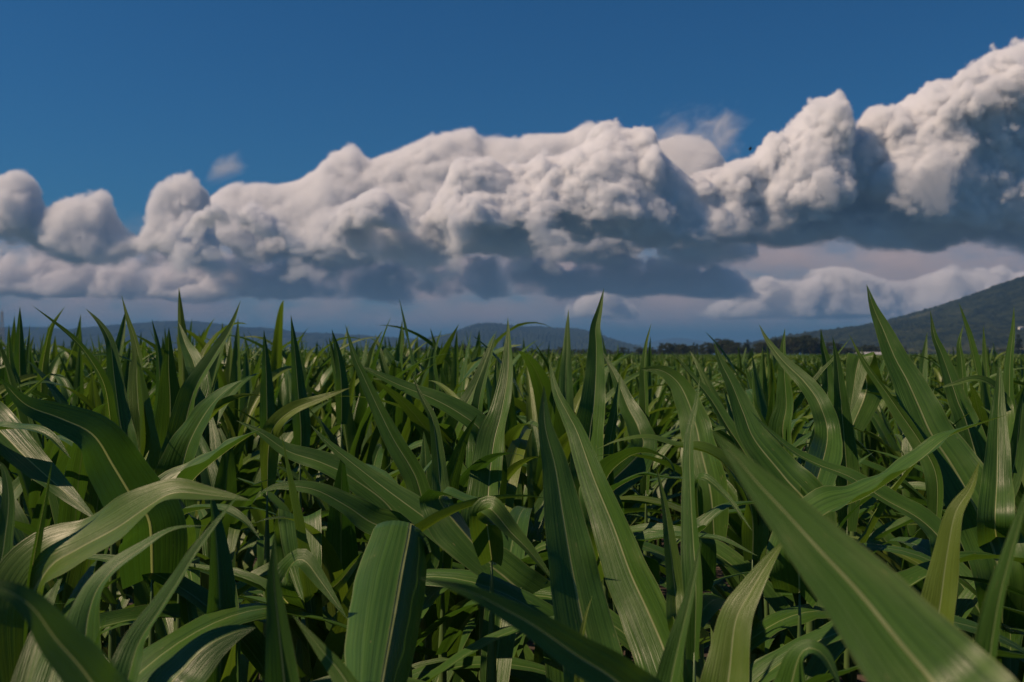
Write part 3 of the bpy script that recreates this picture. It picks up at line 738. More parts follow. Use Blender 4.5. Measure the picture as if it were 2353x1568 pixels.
HEROES = [
 ('corn plant with a cluster of dark pointed blades at the far left edge', 50, 4.0, [
   L([(48,900),(45,830),(45,760),(45,704)],4.0,30,fold=25,tint=.3),
   L([(40,900),(25,850),(20,790),(20,745)],3.9,22,roll=20,tint=.3),
   L([(60,900),(62,850),(66,790),(68,745)],4.1,15,roll=-30)]),
 ('corn plant with a pale upright blade curling right beside a long arching tip', 100, 3.9, [
   L([(95,900),(97,850),(105,800),(118,750),(148,705)],3.9,22,roll=30,tint=.6)]),
 ('corn plant whose thin blade arches left across the hill under the clouds', 262, 2.4, [
   L([(258,1030),(252,950),(238,880),(200,815),(165,775),(120,738),(73,702)],2.4,24,2.2,roll=35,fold=22,tint=.4,tipp=1.2),
   L([(290,1075),(275,960),(262,860),(253,790),(230,745),(196,709)],2.4,54,2.5,roll=10,fold=24,tint=.25,tipp=1.1),
   L([(325,1040),(318,930),(314,860),(318,820),(308,775),(293,730),(278,677)],2.5,38,2.6,roll=-35,fold=15,tint=.75,tipp=1.3)]),
 ('corn plant with a broad upright blade facing the viewer left of centre', 390, 2.7, [
   L([(386,1180),(390,1060),(392,930),(388,850),(388,752)],2.7,88,2.6,roll=-8,fold=14,tint=.42,tipp=1.25),
   L([(365,980),(367,880),(362,800),(348,732)],2.75,26,2.8,roll=25,fold=22,tint=.25),
   L([(455,900),(445,835),(425,790),(408,738)],2.75,30,3.0,roll=15,tint=.4)]),
 ('corn plant with a stiff blade leaning right up to a sharp point', 410, 2.3, [
   L([(405,1085),(425,980),(450,890),(490,820),(530,755),(553,690)],2.35,50,2.35,roll=-42,fold=26,tint=.55,tipp=1.35),
   L([(412,1130),(428,1040),(460,970),(500,915),(545,880),(560,876)],2.3,62,2.2,up=.35,roll=-30,fold=10,tint=.5,tipp=1.7)]),
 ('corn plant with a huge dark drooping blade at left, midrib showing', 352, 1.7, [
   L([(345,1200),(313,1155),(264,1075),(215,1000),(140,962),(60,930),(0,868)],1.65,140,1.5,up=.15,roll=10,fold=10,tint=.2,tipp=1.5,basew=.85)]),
 ('corn plant with thin and broad blades reaching in from the left edge', -40, 1.9, [
   L([(-30,970),(10,945),(65,900),(122,852)],2.0,17,2.2,roll=40,tint=.5),
   L([(-40,1010),(40,985),(110,1000),(165,1055)],1.8,34,1.7,up=.8,tint=.5),
   L([(-40,960),(10,1000),(60,1050),(150,1130),(228,1198)],1.9,64,1.7,up=.4,roll=10,tint=.15)]),
 ('corn plant with a pale yellowish blade arching right over the lower left', 62, 1.3, [
   L([(70,1400),(115,1305),(180,1262),(270,1213),(340,1165),(400,1133),(480,1137),(580,1150)],1.3,92,1.25,up=.4,roll=-25,fold=10,tint=.72,tipp=1.9,wave=.1),
   L([(70,1430),(75,1320),(90,1230),(105,1150),(121,1060)],1.3,30,1.3,roll=30,fold=26,tint=.35),
   L([(-5,1400),(12,1250),(22,1150),(8,1072),(-30,1062)],1.32,52,1.35,roll=-25,fold=8,tint=.55,tipp=2.2)]),
 ('corn plant with two wavy grey-green blades twisting at lower left', 225, 1.12, [
   L([(200,1500),(215,1380),(260,1310),(330,1258),(400,1217),(478,1207)],1.15,66,1.2,up=.5,roll=-30,fold=14,tint=.45,tipp=1.8,wave=.12),
   L([(285,1600),(320,1480),(370,1400),(420,1320),(450,1270),(500,1200),(556,1130)],1.05,74,1.1,up=.3,roll=-38,fold=22,tint=.5,tipp=.8)]),
 ('corn plant with a large blurred dark blade across the bottom left corner', 330, 0.62, [
   L([(310,1720),(211,1560),(132,1467),(75,1392),(0,1350),(-110,1340)],.66,128,.6,up=.45,roll=5,fold=10,tint=.4,tipp=2.2,basew=.9)]),
 ('corn plant with a silvery blade shading its own navy-blue half', 415, 2.0, [
   L([(420,1165),(440,1110),(490,1062),(560,1010),(602,988)],2.0,66,1.95,up=.5,roll=-40,fold=18,tint=.3,tipp=1.8),
   L([(405,1210),(430,1180),(500,1168),(560,1195),(600,1240)],1.8,42,1.7,up=.9,tint=.4)]),
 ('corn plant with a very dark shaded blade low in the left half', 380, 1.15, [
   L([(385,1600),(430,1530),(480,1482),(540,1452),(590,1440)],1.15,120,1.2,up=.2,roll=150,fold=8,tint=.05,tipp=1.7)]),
 ('corn plant with two matt blades sloping down right through the middle left', 920, 1.95, [
   L([(905,1180),(814,1101),(739,1063),(663,1037),(600,995),(543,966)],2.0,60,2.05,up=.3,roll=5,fold=12,tint=.5,tipp=1.5),
   L([(965,1270),(909,1222),(852,1199),(795,1161),(720,1124),(640,1118),(588,1139)],1.9,72,1.85,up=.4,roll=12,fold=10,tint=.55,tipp=1.7,wave=.1)]),
 ('corn plant with one long dark green blade running diagonally across the centre', 1330, 1.35, [
   L([(1300,1460),(1176,1339),(1097,1278),(1022,1222),(928,1154),(852,1097),(758,1022),(712,974)],1.75,98,1.95,up=.2,roll=12,fold=14,tint=.3,tipp=1.6)]),
 ('corn plant whose pale ribbed blade bends over and hangs toward the viewer', 938, 1.62, [
   L([(947,1228),(948,1203),(944,1200),(937,1240),(924,1305),(909,1392),(878,1568),(850,1760)],1.50,118,.95,up=.0,roll=-20,fold=-10,curl=-.45,tint=.5,tipp=2.4,basew=.22,rise=.6,wave=.05)]),
 ('corn plant with a dark spear-shaped blade standing at the bottom edge', 690, .95, [
   L([(668,1700),(656,1568),(641,1429),(630,1316),(633,1216)],.95,140,.95,roll=-12,fold=20,tint=.2,tipp=.75,basew=.9),
   L([(860,1700),(800,1568),(740,1490),(672,1408)],.92,84,.98,up=.2,roll=-30,fold=14,tint=.6,tipp=1.2)]),
 ('corn plant with a ribbed strap-like blade folded over in the centre left gap', 690, 1.85, [
   L([(686,1250),(684,1200),(690,1190),(697,1262),(709,1340),(722,1430)],1.86,64,1.6,up=.1,roll=4,fold=8,tint=.55,tipp=2.6,basew=.8),
   L([(645,1360),(656,1322),(679,1289),(703,1289),(739,1335),(802,1424)],1.6,44,1.5,up=.6,roll=20,tint=.35),
   L([(770,1345),(822,1286),(865,1250),(895,1235)],1.6,22,1.7,roll=30,tint=.7)]),
 ('corn plant with a shiny blade whose tall tip crosses the left hill', 985, 2.15, [
   L([(980,1200),(962,1115),(942,1070),(905,1010),(870,940),(835,865),(815,820),(793,745)],2.15,46,2.2,roll=-24,fold=8,tint=.45,tipp=1.6,wave=.08)]),
 ('corn plant with a long blade sloping from upper left toward the centre', 1140, 2.25, [
   L([(1130,1060),(1106,991),(1056,950),(992,915),(917,885),(853,854),(808,832)],2.2,46,2.25,up=.25,roll=20,fold=14,tint=.3,tipp=1.7)]),
 ('corn plant with a glowing bright green blade rising to the right', 615, 2.3, [
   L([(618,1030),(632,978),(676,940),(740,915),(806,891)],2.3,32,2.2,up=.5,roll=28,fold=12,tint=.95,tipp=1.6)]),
 ('corn plant with twin rolled blades and a wide striped blade at centre', 1110, 2.2, [
   L([(1038,1040),(1063,948),(1094,885),(1131,785),(1138,768)],2.55,36,2.6,roll=-35,fold=25,tint=.6,tipp=1.5),
   L([(1093,1040),(1101,923),(1119,847),(1141,766)],2.45,30,2.5,roll=-25,fold=25,tint=.5,tipp=1.5),
   L([(1118,1220),(1124,1110),(1135,1016),(1152,948),(1167,860),(1169,784),(1167,728)],2.1,80,2.3,roll=-32,fold=22,tint=.55,tipp=1.05)]),
 ('corn plant with a dark tapered point standing left of the centre hill', 690, 3.2, [
   L([(692,990),(684,885),(681,847),(676,794),(668,723)],3.2,40,3.2,roll=12,fold=20,tint=.25,tipp=1.2)]),
 ('corn plant with one dark narrow triangular blade near the left hill', 614, 3.3, [
   L([(614,950),(613,897),(611,834),(606,758)],3.3,33,3.3,roll=8,fold=16,tint=.2)]),
 ('corn plant with a smooth green blade pointing up before the hills', 785, 3.5, [
   L([(785,910),(783,860),(775,809),(762,756)],3.5,30,3.5,roll=15,tint=.4)]),
 ('corn plant with a silver rolled blade leaning right by the hill', 846, 4.0, [
   L([(842,880),(851,832),(861,796),(880,758)],4.0,20,4.0,roll=-40,fold=28,tint=.7)]),
 ('corn plant with a fan of pleated blades before the middle hill', 996, 4.0, [
   L([(998,880),(995,824),(1003,786)],4.0,24,4.0,roll=-10,tint=.5), L([(1000,880),(1008,830),(1018,780)],4.1,14,4.1,roll=30)]),
 ('corn plant with a slender blade bending down just left of centre', 1018, 2.0, [
   L([(1018,1190),(1010,1100),(1003,1026),(993,961),(967,910),(945,856)],2.0,42,2.1,roll=18,fold=16,tint=.65,tipp=1.1)]),
 ('corn plant with the tallest central blade tapering into the clouds', 1352, 2.4, [
   L([(1350,1090),(1356,994),(1364,935),(1369,860),(1370,796),(1369,753),(1379,708),(1388,662)],2.4,84,2.5,roll=-10,fold=26,tint=.42,tipp=.85),
   L([(1470,1040),(1467,986),(1442,935),(1417,872),(1386,809)],2.6,52,2.8,roll=14,fold=14,tint=.3)]),
 ('corn plant with a long lit blade and yellow midrib sloping down the centre right', 1555, 1.5, [
   L([(1552,1590),(1527,1497),(1486,1399),(1448,1316),(1410,1211),(1365,1101),(1327,995),(1303,948),(1278,897),(1260,820)],1.45,110,1.8,roll=-28,fold=16,tint=.55,tipp=1.3,wave=.06)]),
 ('corn plant with a broad dark shaded blade filling the centre foreground', 1375, 1.35, [
   L([(1372,1660),(1358,1524),(1335,1414),(1312,1297),(1293,1184),(1275,1071),(1252,977),(1250,885)],1.35,132,1.45,roll=12,fold=10,tint=.3,tipp=1.9,basew=.8)]),
 ('corn plant with a pale upright blade against the far blue mountain', 1484, 2.7, [
   L([(1486,1050),(1484,973),(1482,910),(1480,847),(1485,794),(1497,742)],2.7,26,2.7,roll=-35,fold=22,tint=.6,tipp=1.5)]),
 ('corn plant with a pale blade arching left in front of the dark trees', 1640, 2.15, [
   L([(1632,1130),(1610,1033),(1601,986),(1581,923),(1556,877),(1518,851),(1470,848)],2.15,76,2.3,up=.4,roll=-38,fold=10,tint=.6,tipp=1.7)]),
 ('corn plant with a narrow folded blade slanting below the tree line', 1745, 2.0, [
   L([(1735,1090),(1702,1028),(1669,978),(1631,915),(1581,854),(1540,804)],2.0,32,2.1,roll=35,fold=28,tint=.3,tipp=1.3)]),
 ('corn plant with a big dark blade slanting right of the trees', 1860, 1.95, [
   L([(1865,1180),(1800,1095),(1733,1011),(1707,948),(1682,885),(1657,834),(1639,785)],1.95,84,2.1,roll=18,fold=14,tint=.25,tipp=1.3),
   L([(1900,1010),(1885,935),(1850,880),(1800,830),(1765,785),(1744,745)],2.2,46,2.4,roll=12,fold=12,tint=.35,tipp=1.3)]),
 ('corn plant with a slim silvery spear right of the tall central blade', 1402, 2.4, [
   L([(1398,1080),(1401,1024),(1409,973),(1419,910),(1427,852)],2.4,30,2.45,roll=-32,fold=22,tint=.55)]),
 ('corn plant with a dark strap blade standing vertically right of centre', 1594, 1.4, [
   L([(1598,1350),(1592,1240),(1588,1165),(1584,1052),(1588,986),(1601,923),(1609,862)],1.4,40,1.5,roll=-40,fold=20,tint=.3,tipp=1.9)]),
 ('corn plant with a smooth mid-green spear at the bottom right of centre', 1530, .98, [
   L([(1515,1700),(1539,1568),(1561,1467),(1588,1354),(1611,1235)],.98,88,1.0,roll=-30,fold=24,tint=.5,tipp=.9,basew=.9)]),
 ('corn plant with several drooping blades tangled behind the yellow midrib', 1390, 1.95, [
   L([(1372,1260),(1357,1127),(1356,1046)],1.7,26,1.7,roll=10,fold=20,tint=.6),
   L([(1390,1110),(1441,1052),(1490,1041),(1535,1060),(1552,1095)],1.95,42,1.9,up=.8,roll=-25,tint=.4),
   L([(1395,1160),(1410,1127),(1471,1094),(1516,1097),(1580,1102)],1.85,38,1.8,up=.9,roll=-10,tint=.15)]),
 ('corn plant with a thin wiry blade arching left from the right half', 1728, 2.0, [
   L([(1725,1170),(1686,1090),(1629,1044),(1554,1026),(1490,1007),(1422,1014),(1367,1034)],2.0,30,2.0,up=.6,roll=20,tint=.7)]),
 ('corn plant with a grey-blue blade curving behind the blurred foreground blade', 1605, 1.75, [
   L([(1602,1240),(1620,1212),(1667,1169),(1742,1157),(1800,1170)],1.7,38,1.7,up=.85,roll=-10,tint=.1),
   L([(1606,1100),(1667,1139),(1705,1188),(1728,1220)],1.7,18,1.6,up=.5,tint=.3),
   L([(1560,1440),(1550,1354),(1539,1260),(1527,1165),(1507,1070)],1.5,40,1.55,roll=15,fold=20,tint=.7,tipp=1.1)]),
 ('corn plant with a broad yellow-green blade low beside the blurred one', 1672, 1.15, [
   L([(1668,1620),(1676,1524),(1690,1420),(1726,1352),(1768,1285),(1806,1235)],1.15,108,1.2,up=.1,roll=-24,fold=10,tint=.78,tipp=1.7,basew=.5)]),
 ('corn plant with a low dark blade lying level at lower right of centre', 1480, 1.6, [
   L([(1475,1260),(1500,1240),(1560,1235),(1650,1240),(1742,1278)],1.6,34,1.5,up=.9,tint=.25)]),
 ('corn plant with a blurred blade sweeping left to a sharp tip at the bottom', 1540, .8, [
   L([(1530,1680),(1422,1568),(1327,1505),(1233,1440),(1176,1407),(1078,1358),(960,1326)],.8,112,.72,up=.25,roll=0,fold=10,tint=.45,tipp=1.3,basew=.9)]),
 ('corn plant with a short pale lit point at the bottom centre', 1335, 1.3, [
   L([(1332,1520),(1342,1430),(1361,1366)],1.3,28,1.3,roll=-25,tint=.85,tipp=1.1)]),
 ('corn plant with an olive blade drooping between the two long central blades', 1130, 1.65, [
   L([(1120,1170),(1176,1225),(1220,1270),(1278,1342)],1.55,46,1.5,up=.3,roll=-25,tint=.65),
   L([(1010,1148),(1078,1154),(1135,1180),(1169,1245)],1.7,56,1.65,up=.85,roll=-8,tint=.2)]),
 ('corn plant with a giant dark blade towering over the right hillside', 2300, 2.0, [
   L([(2296,1330),(2270,1235),(2225,1140),(2180,1060),(2139,998),(2111,935),(2083,872),(2056,822),(2030,758),(2008,708),(1992,653)],1.95,108,2.2,roll=12,fold=12,tint=.25,tipp=1.6)]),
 ('corn plant with a pale slanting blade crossing behind the giant dark one', 2150, 2.0, [
   L([(2150,1095),(2116,1021),(2076,961),(2038,905),(2005,860),(1980,822),(1950,766)],2.0,34,2.1,roll=-35,fold=20,tint=.6,tipp=1.4)]),
 ('corn plant with a thin shiny rolled blade leaning right below the hill', 1812, 2.4, [
   L([(1806,985),(1841,923),(1886,860),(1922,819),(1956,775)],2.4,17,2.4,roll=-45,fold=34,tint=.5)]),
 ('corn plant with a dark upright blade left of the giant one', 1945, 2.3, [
   L([(1946,1120),(1939,1011),(1934,948),(1927,872),(1922,822),(1913,773)],2.3,50,2.3,roll=10,fold=12,tint=.2,tipp=1.4)]),
 ('corn plant with a twisting bright upright blade at right of the trees', 1798, 2.4, [
   L([(1800,1080),(1798,986),(1806,935),(1803,872),(1800,809),(1804,754)],2.4,56,2.4,roll=-30,fold=18,tint=.55,tipp=1.3)]),
 ('corn plant with a leaf-shaped dark point before the right hill foot', 1899, 3.3, [
   L([(1902,890),(1899,834),(1891,796),(1886,755)],3.3,27,3.3,roll=8,tint=.3)]),
 ('corn plant with a ribbed blade folded over at the foot of the right hill', 1958, 2.9, [
   L([(1990,900),(1985,850),(1978,818),(1968,850),(1960,900),(1950,960)],2.95,48,2.8,up=.2,roll=-6,fold=8,tint=.6,tipp=2.2,basew=.7)]),
 ('corn plant with a dark wavy-tipped blade before the right hillside', 2240, 2.2, [
   L([(2248,1090),(2220,973),(2200,923),(2180,860),(2162,809),(2147,771),(2138,712)],2.2,64,2.3,roll=14,fold=12,tint=.25,tipp=.95)]),
 ('corn plant with a pale upright blade high on the right hillside', 2210, 3.0, [
   L([(2215,930),(2210,834),(2205,789),(2215,745)],3.0,25,3.0,roll=-30,fold=20,tint=.55)]),
 ('corn plant with a small silvery spike before the right hillside', 2266, 3.4, [
   L([(2268,900),(2266,834),(2263,789),(2260,747)],3.4,19,3.4,roll=-35,fold=22,tint=.6)]),
 ('corn plant with a long pale strap blade near the right edge', 2318, 2.3, [
   L([(2318,1070),(2319,981),(2319,910),(2321,834),(2329,758),(2331,702)],2.3,38,2.3,roll=-34,fold=20,tint=.5,tipp=1.3)]),
 ('corn plant with a bowed blade and a wide striped blade by the right edge', 2300, 2.1, [
   L([(2312,950),(2288,895),(2245,872),(2195,882),(2143,897)],2.2,24,2.2,up=.6,roll=-10,tint=.6),
   L([(2284,1210),(2288,1110),(2291,1011),(2293,935),(2296,885),(2296,818)],1.95,66,2.1,roll=10,fold=14,tint=.5,tipp=1.2),
   L([(2330,1060),(2345,940),(2362,865)],2.1,36,2.1,roll=20,tint=.1)]),
 ('corn plant with a glossy blade sloping up right under the giant dark one', 1835, 1.7, [
   L([(1838,1240),(1897,1180),(1991,1139),(2105,1063),(2170,1009),(2220,986),(2271,968),(2318,952)],1.65,66,1.7,up=.55,roll=-38,fold=16,tint=.5,tipp=1.5)]),
 ('corn plant with a dark wavy blade with a yellow edge at right', 2170, 1.8, [
   L([(2160,1260),(2154,1233),(2105,1188),(2029,1146),(1954,1097),(1878,1067),(1822,1037),(1765,988),(1722,942)],1.75,44,1.9,up=.35,roll=30,fold=14,tint=.3,tipp=1.4,wave=.1)]),
 ('corn plant with a giant blurred bright blade across the lower right', 2250, .72, [
   L([(2260,1730),(2142,1568),(2067,1478),(1972,1361),(1878,1260),(1803,1177),(1740,1110),(1690,1050),(1627,982)],.56,208,.70,up=.2,roll=-4,fold=8,tint=.55,tipp=1.35,basew=.95,wave=.02)]),
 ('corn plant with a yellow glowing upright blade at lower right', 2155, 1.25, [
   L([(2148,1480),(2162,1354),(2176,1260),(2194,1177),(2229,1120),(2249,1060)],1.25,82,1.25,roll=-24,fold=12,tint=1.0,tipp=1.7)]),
 ('corn plant with a blurred dark spear at the right edge', 2262, .8, [
   L([(2258,1640),(2271,1505),(2293,1373),(2323,1260),(2353,1158),(2385,1060)],.8,58,.78,roll=-38,fold=30,tint=.3,tipp=1.6)]),
 ('corn plant with a small blade arching over at the bottom right', 1800, 1.05, [
   L([(1795,1680),(1818,1560),(1838,1500),(1865,1488),(1895,1510),(1930,1580)],1.05,86,1.0,up=.55,roll=-12,fold=10,tint=.5,tipp=2.0)]),
]
for i, (lab, spx, sd, lv) in enumerate(HEROES):
    hero_plant(lab, spx, sd, lv, seed=100 + i, lower=3 if sd < 2.6 else 5, low_max=1.0 if sd < 1.3 else 1.2)

# ------------------------------------------------------------------ the rest of the crop, in rows
rngf = np.random.default_rng(7)
ROW, GAP, ANG = 0.74, 0.19, math.radians(14)
ca, sa = math.cos(ANG), math.sin(ANG)
HALF = 0.5145 + 0.03
spots = []
for i in range(-60, 60):
    for j in range(-10, 140):
        lx = i * ROW + rngf.normal(0, 0.05); ly = j * GAP + rngf.normal(0, 0.04)
        x = ca * lx + sa * ly; y = -sa * lx + ca * ly
        if y < 0.55 or abs(x) > HALF * y + 0.45: continue
        spots.append((y, x))
spots.sort()
hero_xy = []
for lab, spx, sd, lv in HEROES:
    p = at(spx, HOR, sd); hero_xy.append((p[0], p[1]))
hero_xy = np.array(hero_xy)
near, mid = [], []
for y, x in spots:
    if np.min(np.hypot(hero_xy[:, 0] - x, hero_xy[:, 1] - y)) < 0.13: continue
    if y < 5.2: near.append((x, y))
    else: mid.append((x, y))

def dipf(x, y):
    q = min(max((x / max(y, 1.0) + .08) / .18, 0), 1)
    return .24 * q * q * (3 - 2 * q) * min(max((y - 2.5) / 4.0, 0), 1)
# nearest plants: each leaf and the stalk is a part
NEAR_VAR = []
def near_plant(seed, height):
    rng = np.random.default_rng(seed)
    root = empty('corn_plant', (0, 0, 0))
    leaves, top = gen_plant_leaves(rng, height, 0.40, 20)
    for lv in leaves:
        V, Fc, UV, ti = leaf_mesh_data(lv, rng, 9, 0.09)
        me = fast_mesh('leaf', V, Fc, UV, ti, LEAF)
        o = bpy.data.objects.new('leaf', me); COL.objects.link(o); o.parent = root
    V, Fc = stalk_geo(top, 0.013, rng)
    mesh_obj('stalk', V, Fc, STALK, root)
    return root

def copy_thing(src):
    r = src.copy(); COL.objects.link(r)
    for ch in list(src.children):
        c = ch.copy(); COL.objects.link(c); c.parent = r
    return r

protos = []
for s in range(12):
    protos.append([near_plant(500 + s, 1.0), False])
def use_proto(k):
    p = protos[k]
    if not p[1]:
        p[1] = True
        return p[0]
    return copy_thing(p[0])

LAB_LOW = 'low leafy corn plant in the shade beneath the big foreground blades'
LAB_NEAR = 'upright corn plant of the crop just behind the big foreground blades'
LAB_MID = 'corn plant in the crowded middle rows of the field'
for q, (x, y) in enumerate(near):
    o = use_proto(q % 12)
    # plants close to the viewer are shorter: their tops stay under the line of sight
    if y < 2.2: h = rngf.uniform(0.80, 0.90) - 0.10 * (2.2 - y) / 1.6
    elif y < 3.4: h = rngf.uniform(0.84, 0.97)
    else: h = min(rngf.normal(0.955, 0.05), 1.02) + (rngf.uniform(.04, .11) if rngf.random() < .14 else 0)
    o.location = (x, y, -dipf(x, y)); o.scale = (1, 1, h)
    o.rotation_euler = (rngf.normal(0, 0.03), rngf.normal(0, 0.03), rngf.uniform(0, 6.28))
    if y < 2.2: tag(o, LAB_LOW, 'corn plant', 'shaded low corn plants')
    else: tag(o, LAB_NEAR, 'corn plant', 'corn plants of the near rows')

# middle distance: one mesh a plant
MIDM = []
for s in range(16):
    rng = np.random.default_rng(900 + s)
    V, Fc, UV, ti = merged_plant(rng, 1.0, 0.72, 15, 7)
    MIDM.append(fast_mesh('corn plant', V, Fc, UV, ti, LEAF))
nmid = max(0, 300 - len(near))
for q, (x, y) in enumerate(mid[:nmid]):
    o = bpy.data.objects.new('corn_plant', MIDM[q % 16]); COL.objects.link(o)
    o.location = (x, y, -dipf(x, y)); o.scale = (1, 1, min(rngf.normal(0.955, 0.045), 1.03) + (rngf.uniform(.04, .13) if rngf.random() < (.4 if x < 0 else .15) else 0))
    o.rotation_euler = (rngf.normal(0, 0.03), rngf.normal(0, 0.03), rngf.uniform(0, 6.28))
    tag(o, LAB_MID, 'corn plant', 'corn plants of the middle rows')
ymid = mid[nmid][1] if len(mid) > nmid else 9.0
rest = mid[nmid:]

# far crop: one mass; a few patches of plants repeated by geometry nodes
def far_patch(n, nx, size, seed, step):
    rng = np.random.default_rng(seed)
    base = [merged_plant(np.random.default_rng(seed * 50 + k), 1.0, 0.85, n, nx) for k in range(7)]
    VV, FF, UU, TT = [], [], [], []; off = 0
    ny = int(round(size / step)); nr = int(round(size / ROW))
    for i in range(nr):
        for j in range(ny):
            V, Fc, UV, ti = base[rng.integers(7)]
            a = rng.uniform(0, 6.28); h = rng.normal(0.925, 0.045) + (rng.uniform(.04, .13) if rng.random() < .2 else 0)
            c, s = math.cos(a), math.sin(a)
            W = V.copy(); W[:, 0] = V[:, 0] * c - V[:, 1] * s; W[:, 1] = V[:, 0] * s + V[:, 1] * c; W[:, 2] *= h
            W[:, 0] += (i + .5) * size / nr - size / 2 + rng.normal(0, .05); W[:, 1] += (j + .5) * size / ny - size / 2 + rng.normal(0, .04)
            VV.append(W); FF.append(Fc + off); UU.append(UV); TT.append(np.clip(ti + rng.normal(0, .08), 0, 1)); off += len(V)
    return np.vstack(VV), np.vstack(FF), np.vstack(UU), np.concatenate(TT)

PS = 4.44
def far_field(name, y0, y1, n, nx, step, seed, group_label):
    V, Fc, UV, ti = far_patch(n, nx, PS, seed, step)
    me = fast_mesh(name, V, Fc, UV, ti, LEAF)
    o = bpy.data.objects.new(name, me); COL.objects.link(o)
    pts, rots = [], []
    rg = np.random.default_rng(seed + 3)
    for i in range(-80, 81):
        for j in range(-60, 80):
            lx, ly = i * PS, j * PS
            x = ca * lx + sa * ly; y = -sa * lx + ca * ly
            if y < y0 or y > y1 or abs(x) > HALF * y + PS: continue
            pts.append((x, y, 0)); rots.append((0, 0, -ANG + (math.pi if rg.random() < .5 else 0)))
    ng = bpy.data.node_groups.new(name, 'GeometryNodeTree')
    ng.interface.new_socket('Geometry', in_out='INPUT', socket_type='NodeSocketGeometry')
    ng.interface.new_socket('Geometry', in_out='OUTPUT', socket_type='NodeSocketGeometry')
    t = NT(ng)
    gi = t.n('NodeGroupInput'); go = t.n('NodeGroupOutput')
    # a regular grid of points turned to the row direction, kept inside the field
    nxg, nyg = 161, 141
    gr = t.n('GeometryNodeMeshGrid')
    gr.inputs['Size X'].default_value = PS * (nxg - 1); gr.inputs['Size Y'].default_value = PS * (nyg - 1)
    gr.inputs['Vertices X'].default_value = nxg; gr.inputs['Vertices Y'].default_value = nyg
    tf = t.n('GeometryNodeTransform'); t.l(gr.outputs[0], tf.inputs[0]); tf.inputs['Rotation'].default_value = (0, 0, -ANG)
    pos = t.n('GeometryNodeInputPosition'); sp = t.n('ShaderNodeSeparateXYZ'); t.l(pos.outputs[0], sp.inputs[0])
    ok = t.m('MULTIPLY', t.m('GREATER_THAN', sp.outputs[1], y0), t.m('LESS_THAN', sp.outputs[1], y1))
    ok = t.m('MULTIPLY', ok, t.m('LESS_THAN', t.m('ABSOLUTE', sp.outputs[0]), t.m('MULTIPLY_ADD', sp.outputs[1], HALF, PS)))
    rv = t.n('FunctionNodeRandomValue', data_type='FLOAT')
    flip = t.m('MULTIPLY', t.m('GREATER_THAN', rv.outputs[1], 0.5), math.pi)
    cr = t.n('ShaderNodeCombineXYZ'); t.l(t.m('SUBTRACT', flip, ANG), cr.inputs[2])
    # the field dips a little toward the right
    dip = t.m('MULTIPLY', t.ramp(t.m('DIVIDE', sp.outputs[0], t.m('MAXIMUM', sp.outputs[1], 1.0)), -0.08, 0.10), -0.24)
    co = t.n('ShaderNodeCombineXYZ'); t.l(dip, co.inputs[2])
    spn = t.n('GeometryNodeSetPosition'); t.l(tf.outputs[0], spn.inputs[0]); t.l(co.outputs[0], spn.inputs['Offset'])
    ip = t.n('GeometryNodeInstanceOnPoints')
    t.l(spn.outputs[0], ip.inputs['Points']); t.l(ok, ip.inputs['Selection']); t.l(gi.outputs[0], ip.inputs['Instance']); t.l(cr.outputs[0], ip.inputs['Rotation'])
    rs = t.n('FunctionNodeRandomValue', data_type='FLOAT'); rs.inputs[2].default_value = 0.95; rs.inputs[3].default_value = 1.07; rs.inputs['Seed'].default_value = 5
    cs_ = t.n('ShaderNodeCombineXYZ'); cs_.inputs[0].default_value = 1; cs_.inputs[1].default_value = 1; t.l(rs.outputs[1], cs_.inputs[2])
    t.l(cs_.outputs[0], ip.inputs['Scale'])
    t.l(ip.outputs[0], go.inputs[0])
    md = o.modifiers.new('rows', 'NODES'); md.node_group = ng
    tag(o, kind='stuff')
    return o

YB = 12.5
# the gap between the last single plants and the first patches
VV, FF, UU, TT = [], [], [], []; off = 0
gapm = [merged_plant(np.random.default_rng(1300 + k), 1.0, 0.8, 12, 5) for k in range(10)]
for x, y in rest:
    if y > YB + 2.6: continue
    V, Fc, UV, ti = gapm[rngf.integers(10)]
    a = rngf.uniform(0, 6.28); c, s = math.cos(a), math.sin(a); h = rngf.normal(0.945, .05) + (rngf.uniform(.04, .12) if rngf.random() < .2 else 0)
    W = V.copy(); W[:, 0] = V[:, 0] * c - V[:, 1] * s + x; W[:, 1] = V[:, 0] * s + V[:, 1] * c + y; W[:, 2] = W[:, 2] * h - dipf(x, y)
    VV.append(W); FF.append(Fc + off); UU.append(UV); TT.append(np.clip(ti + rngf.normal(0, .08), 0, 1)); off += len(V)
if VV:
    me = fast_mesh('corn_rows', np.vstack(VV), np.vstack(FF), np.vstack(UU), np.concatenate(TT), LEAF)
    o = bpy.data.objects.new('corn_rows', me); COL.objects.link(o); tag(o, kind='stuff')
far_field('corn_field', YB + 2.4, 75, 9, 3, 0.21, 21, '')
far_field('corn_field', 75, 300, 5, 3, 0.42, 22, '')

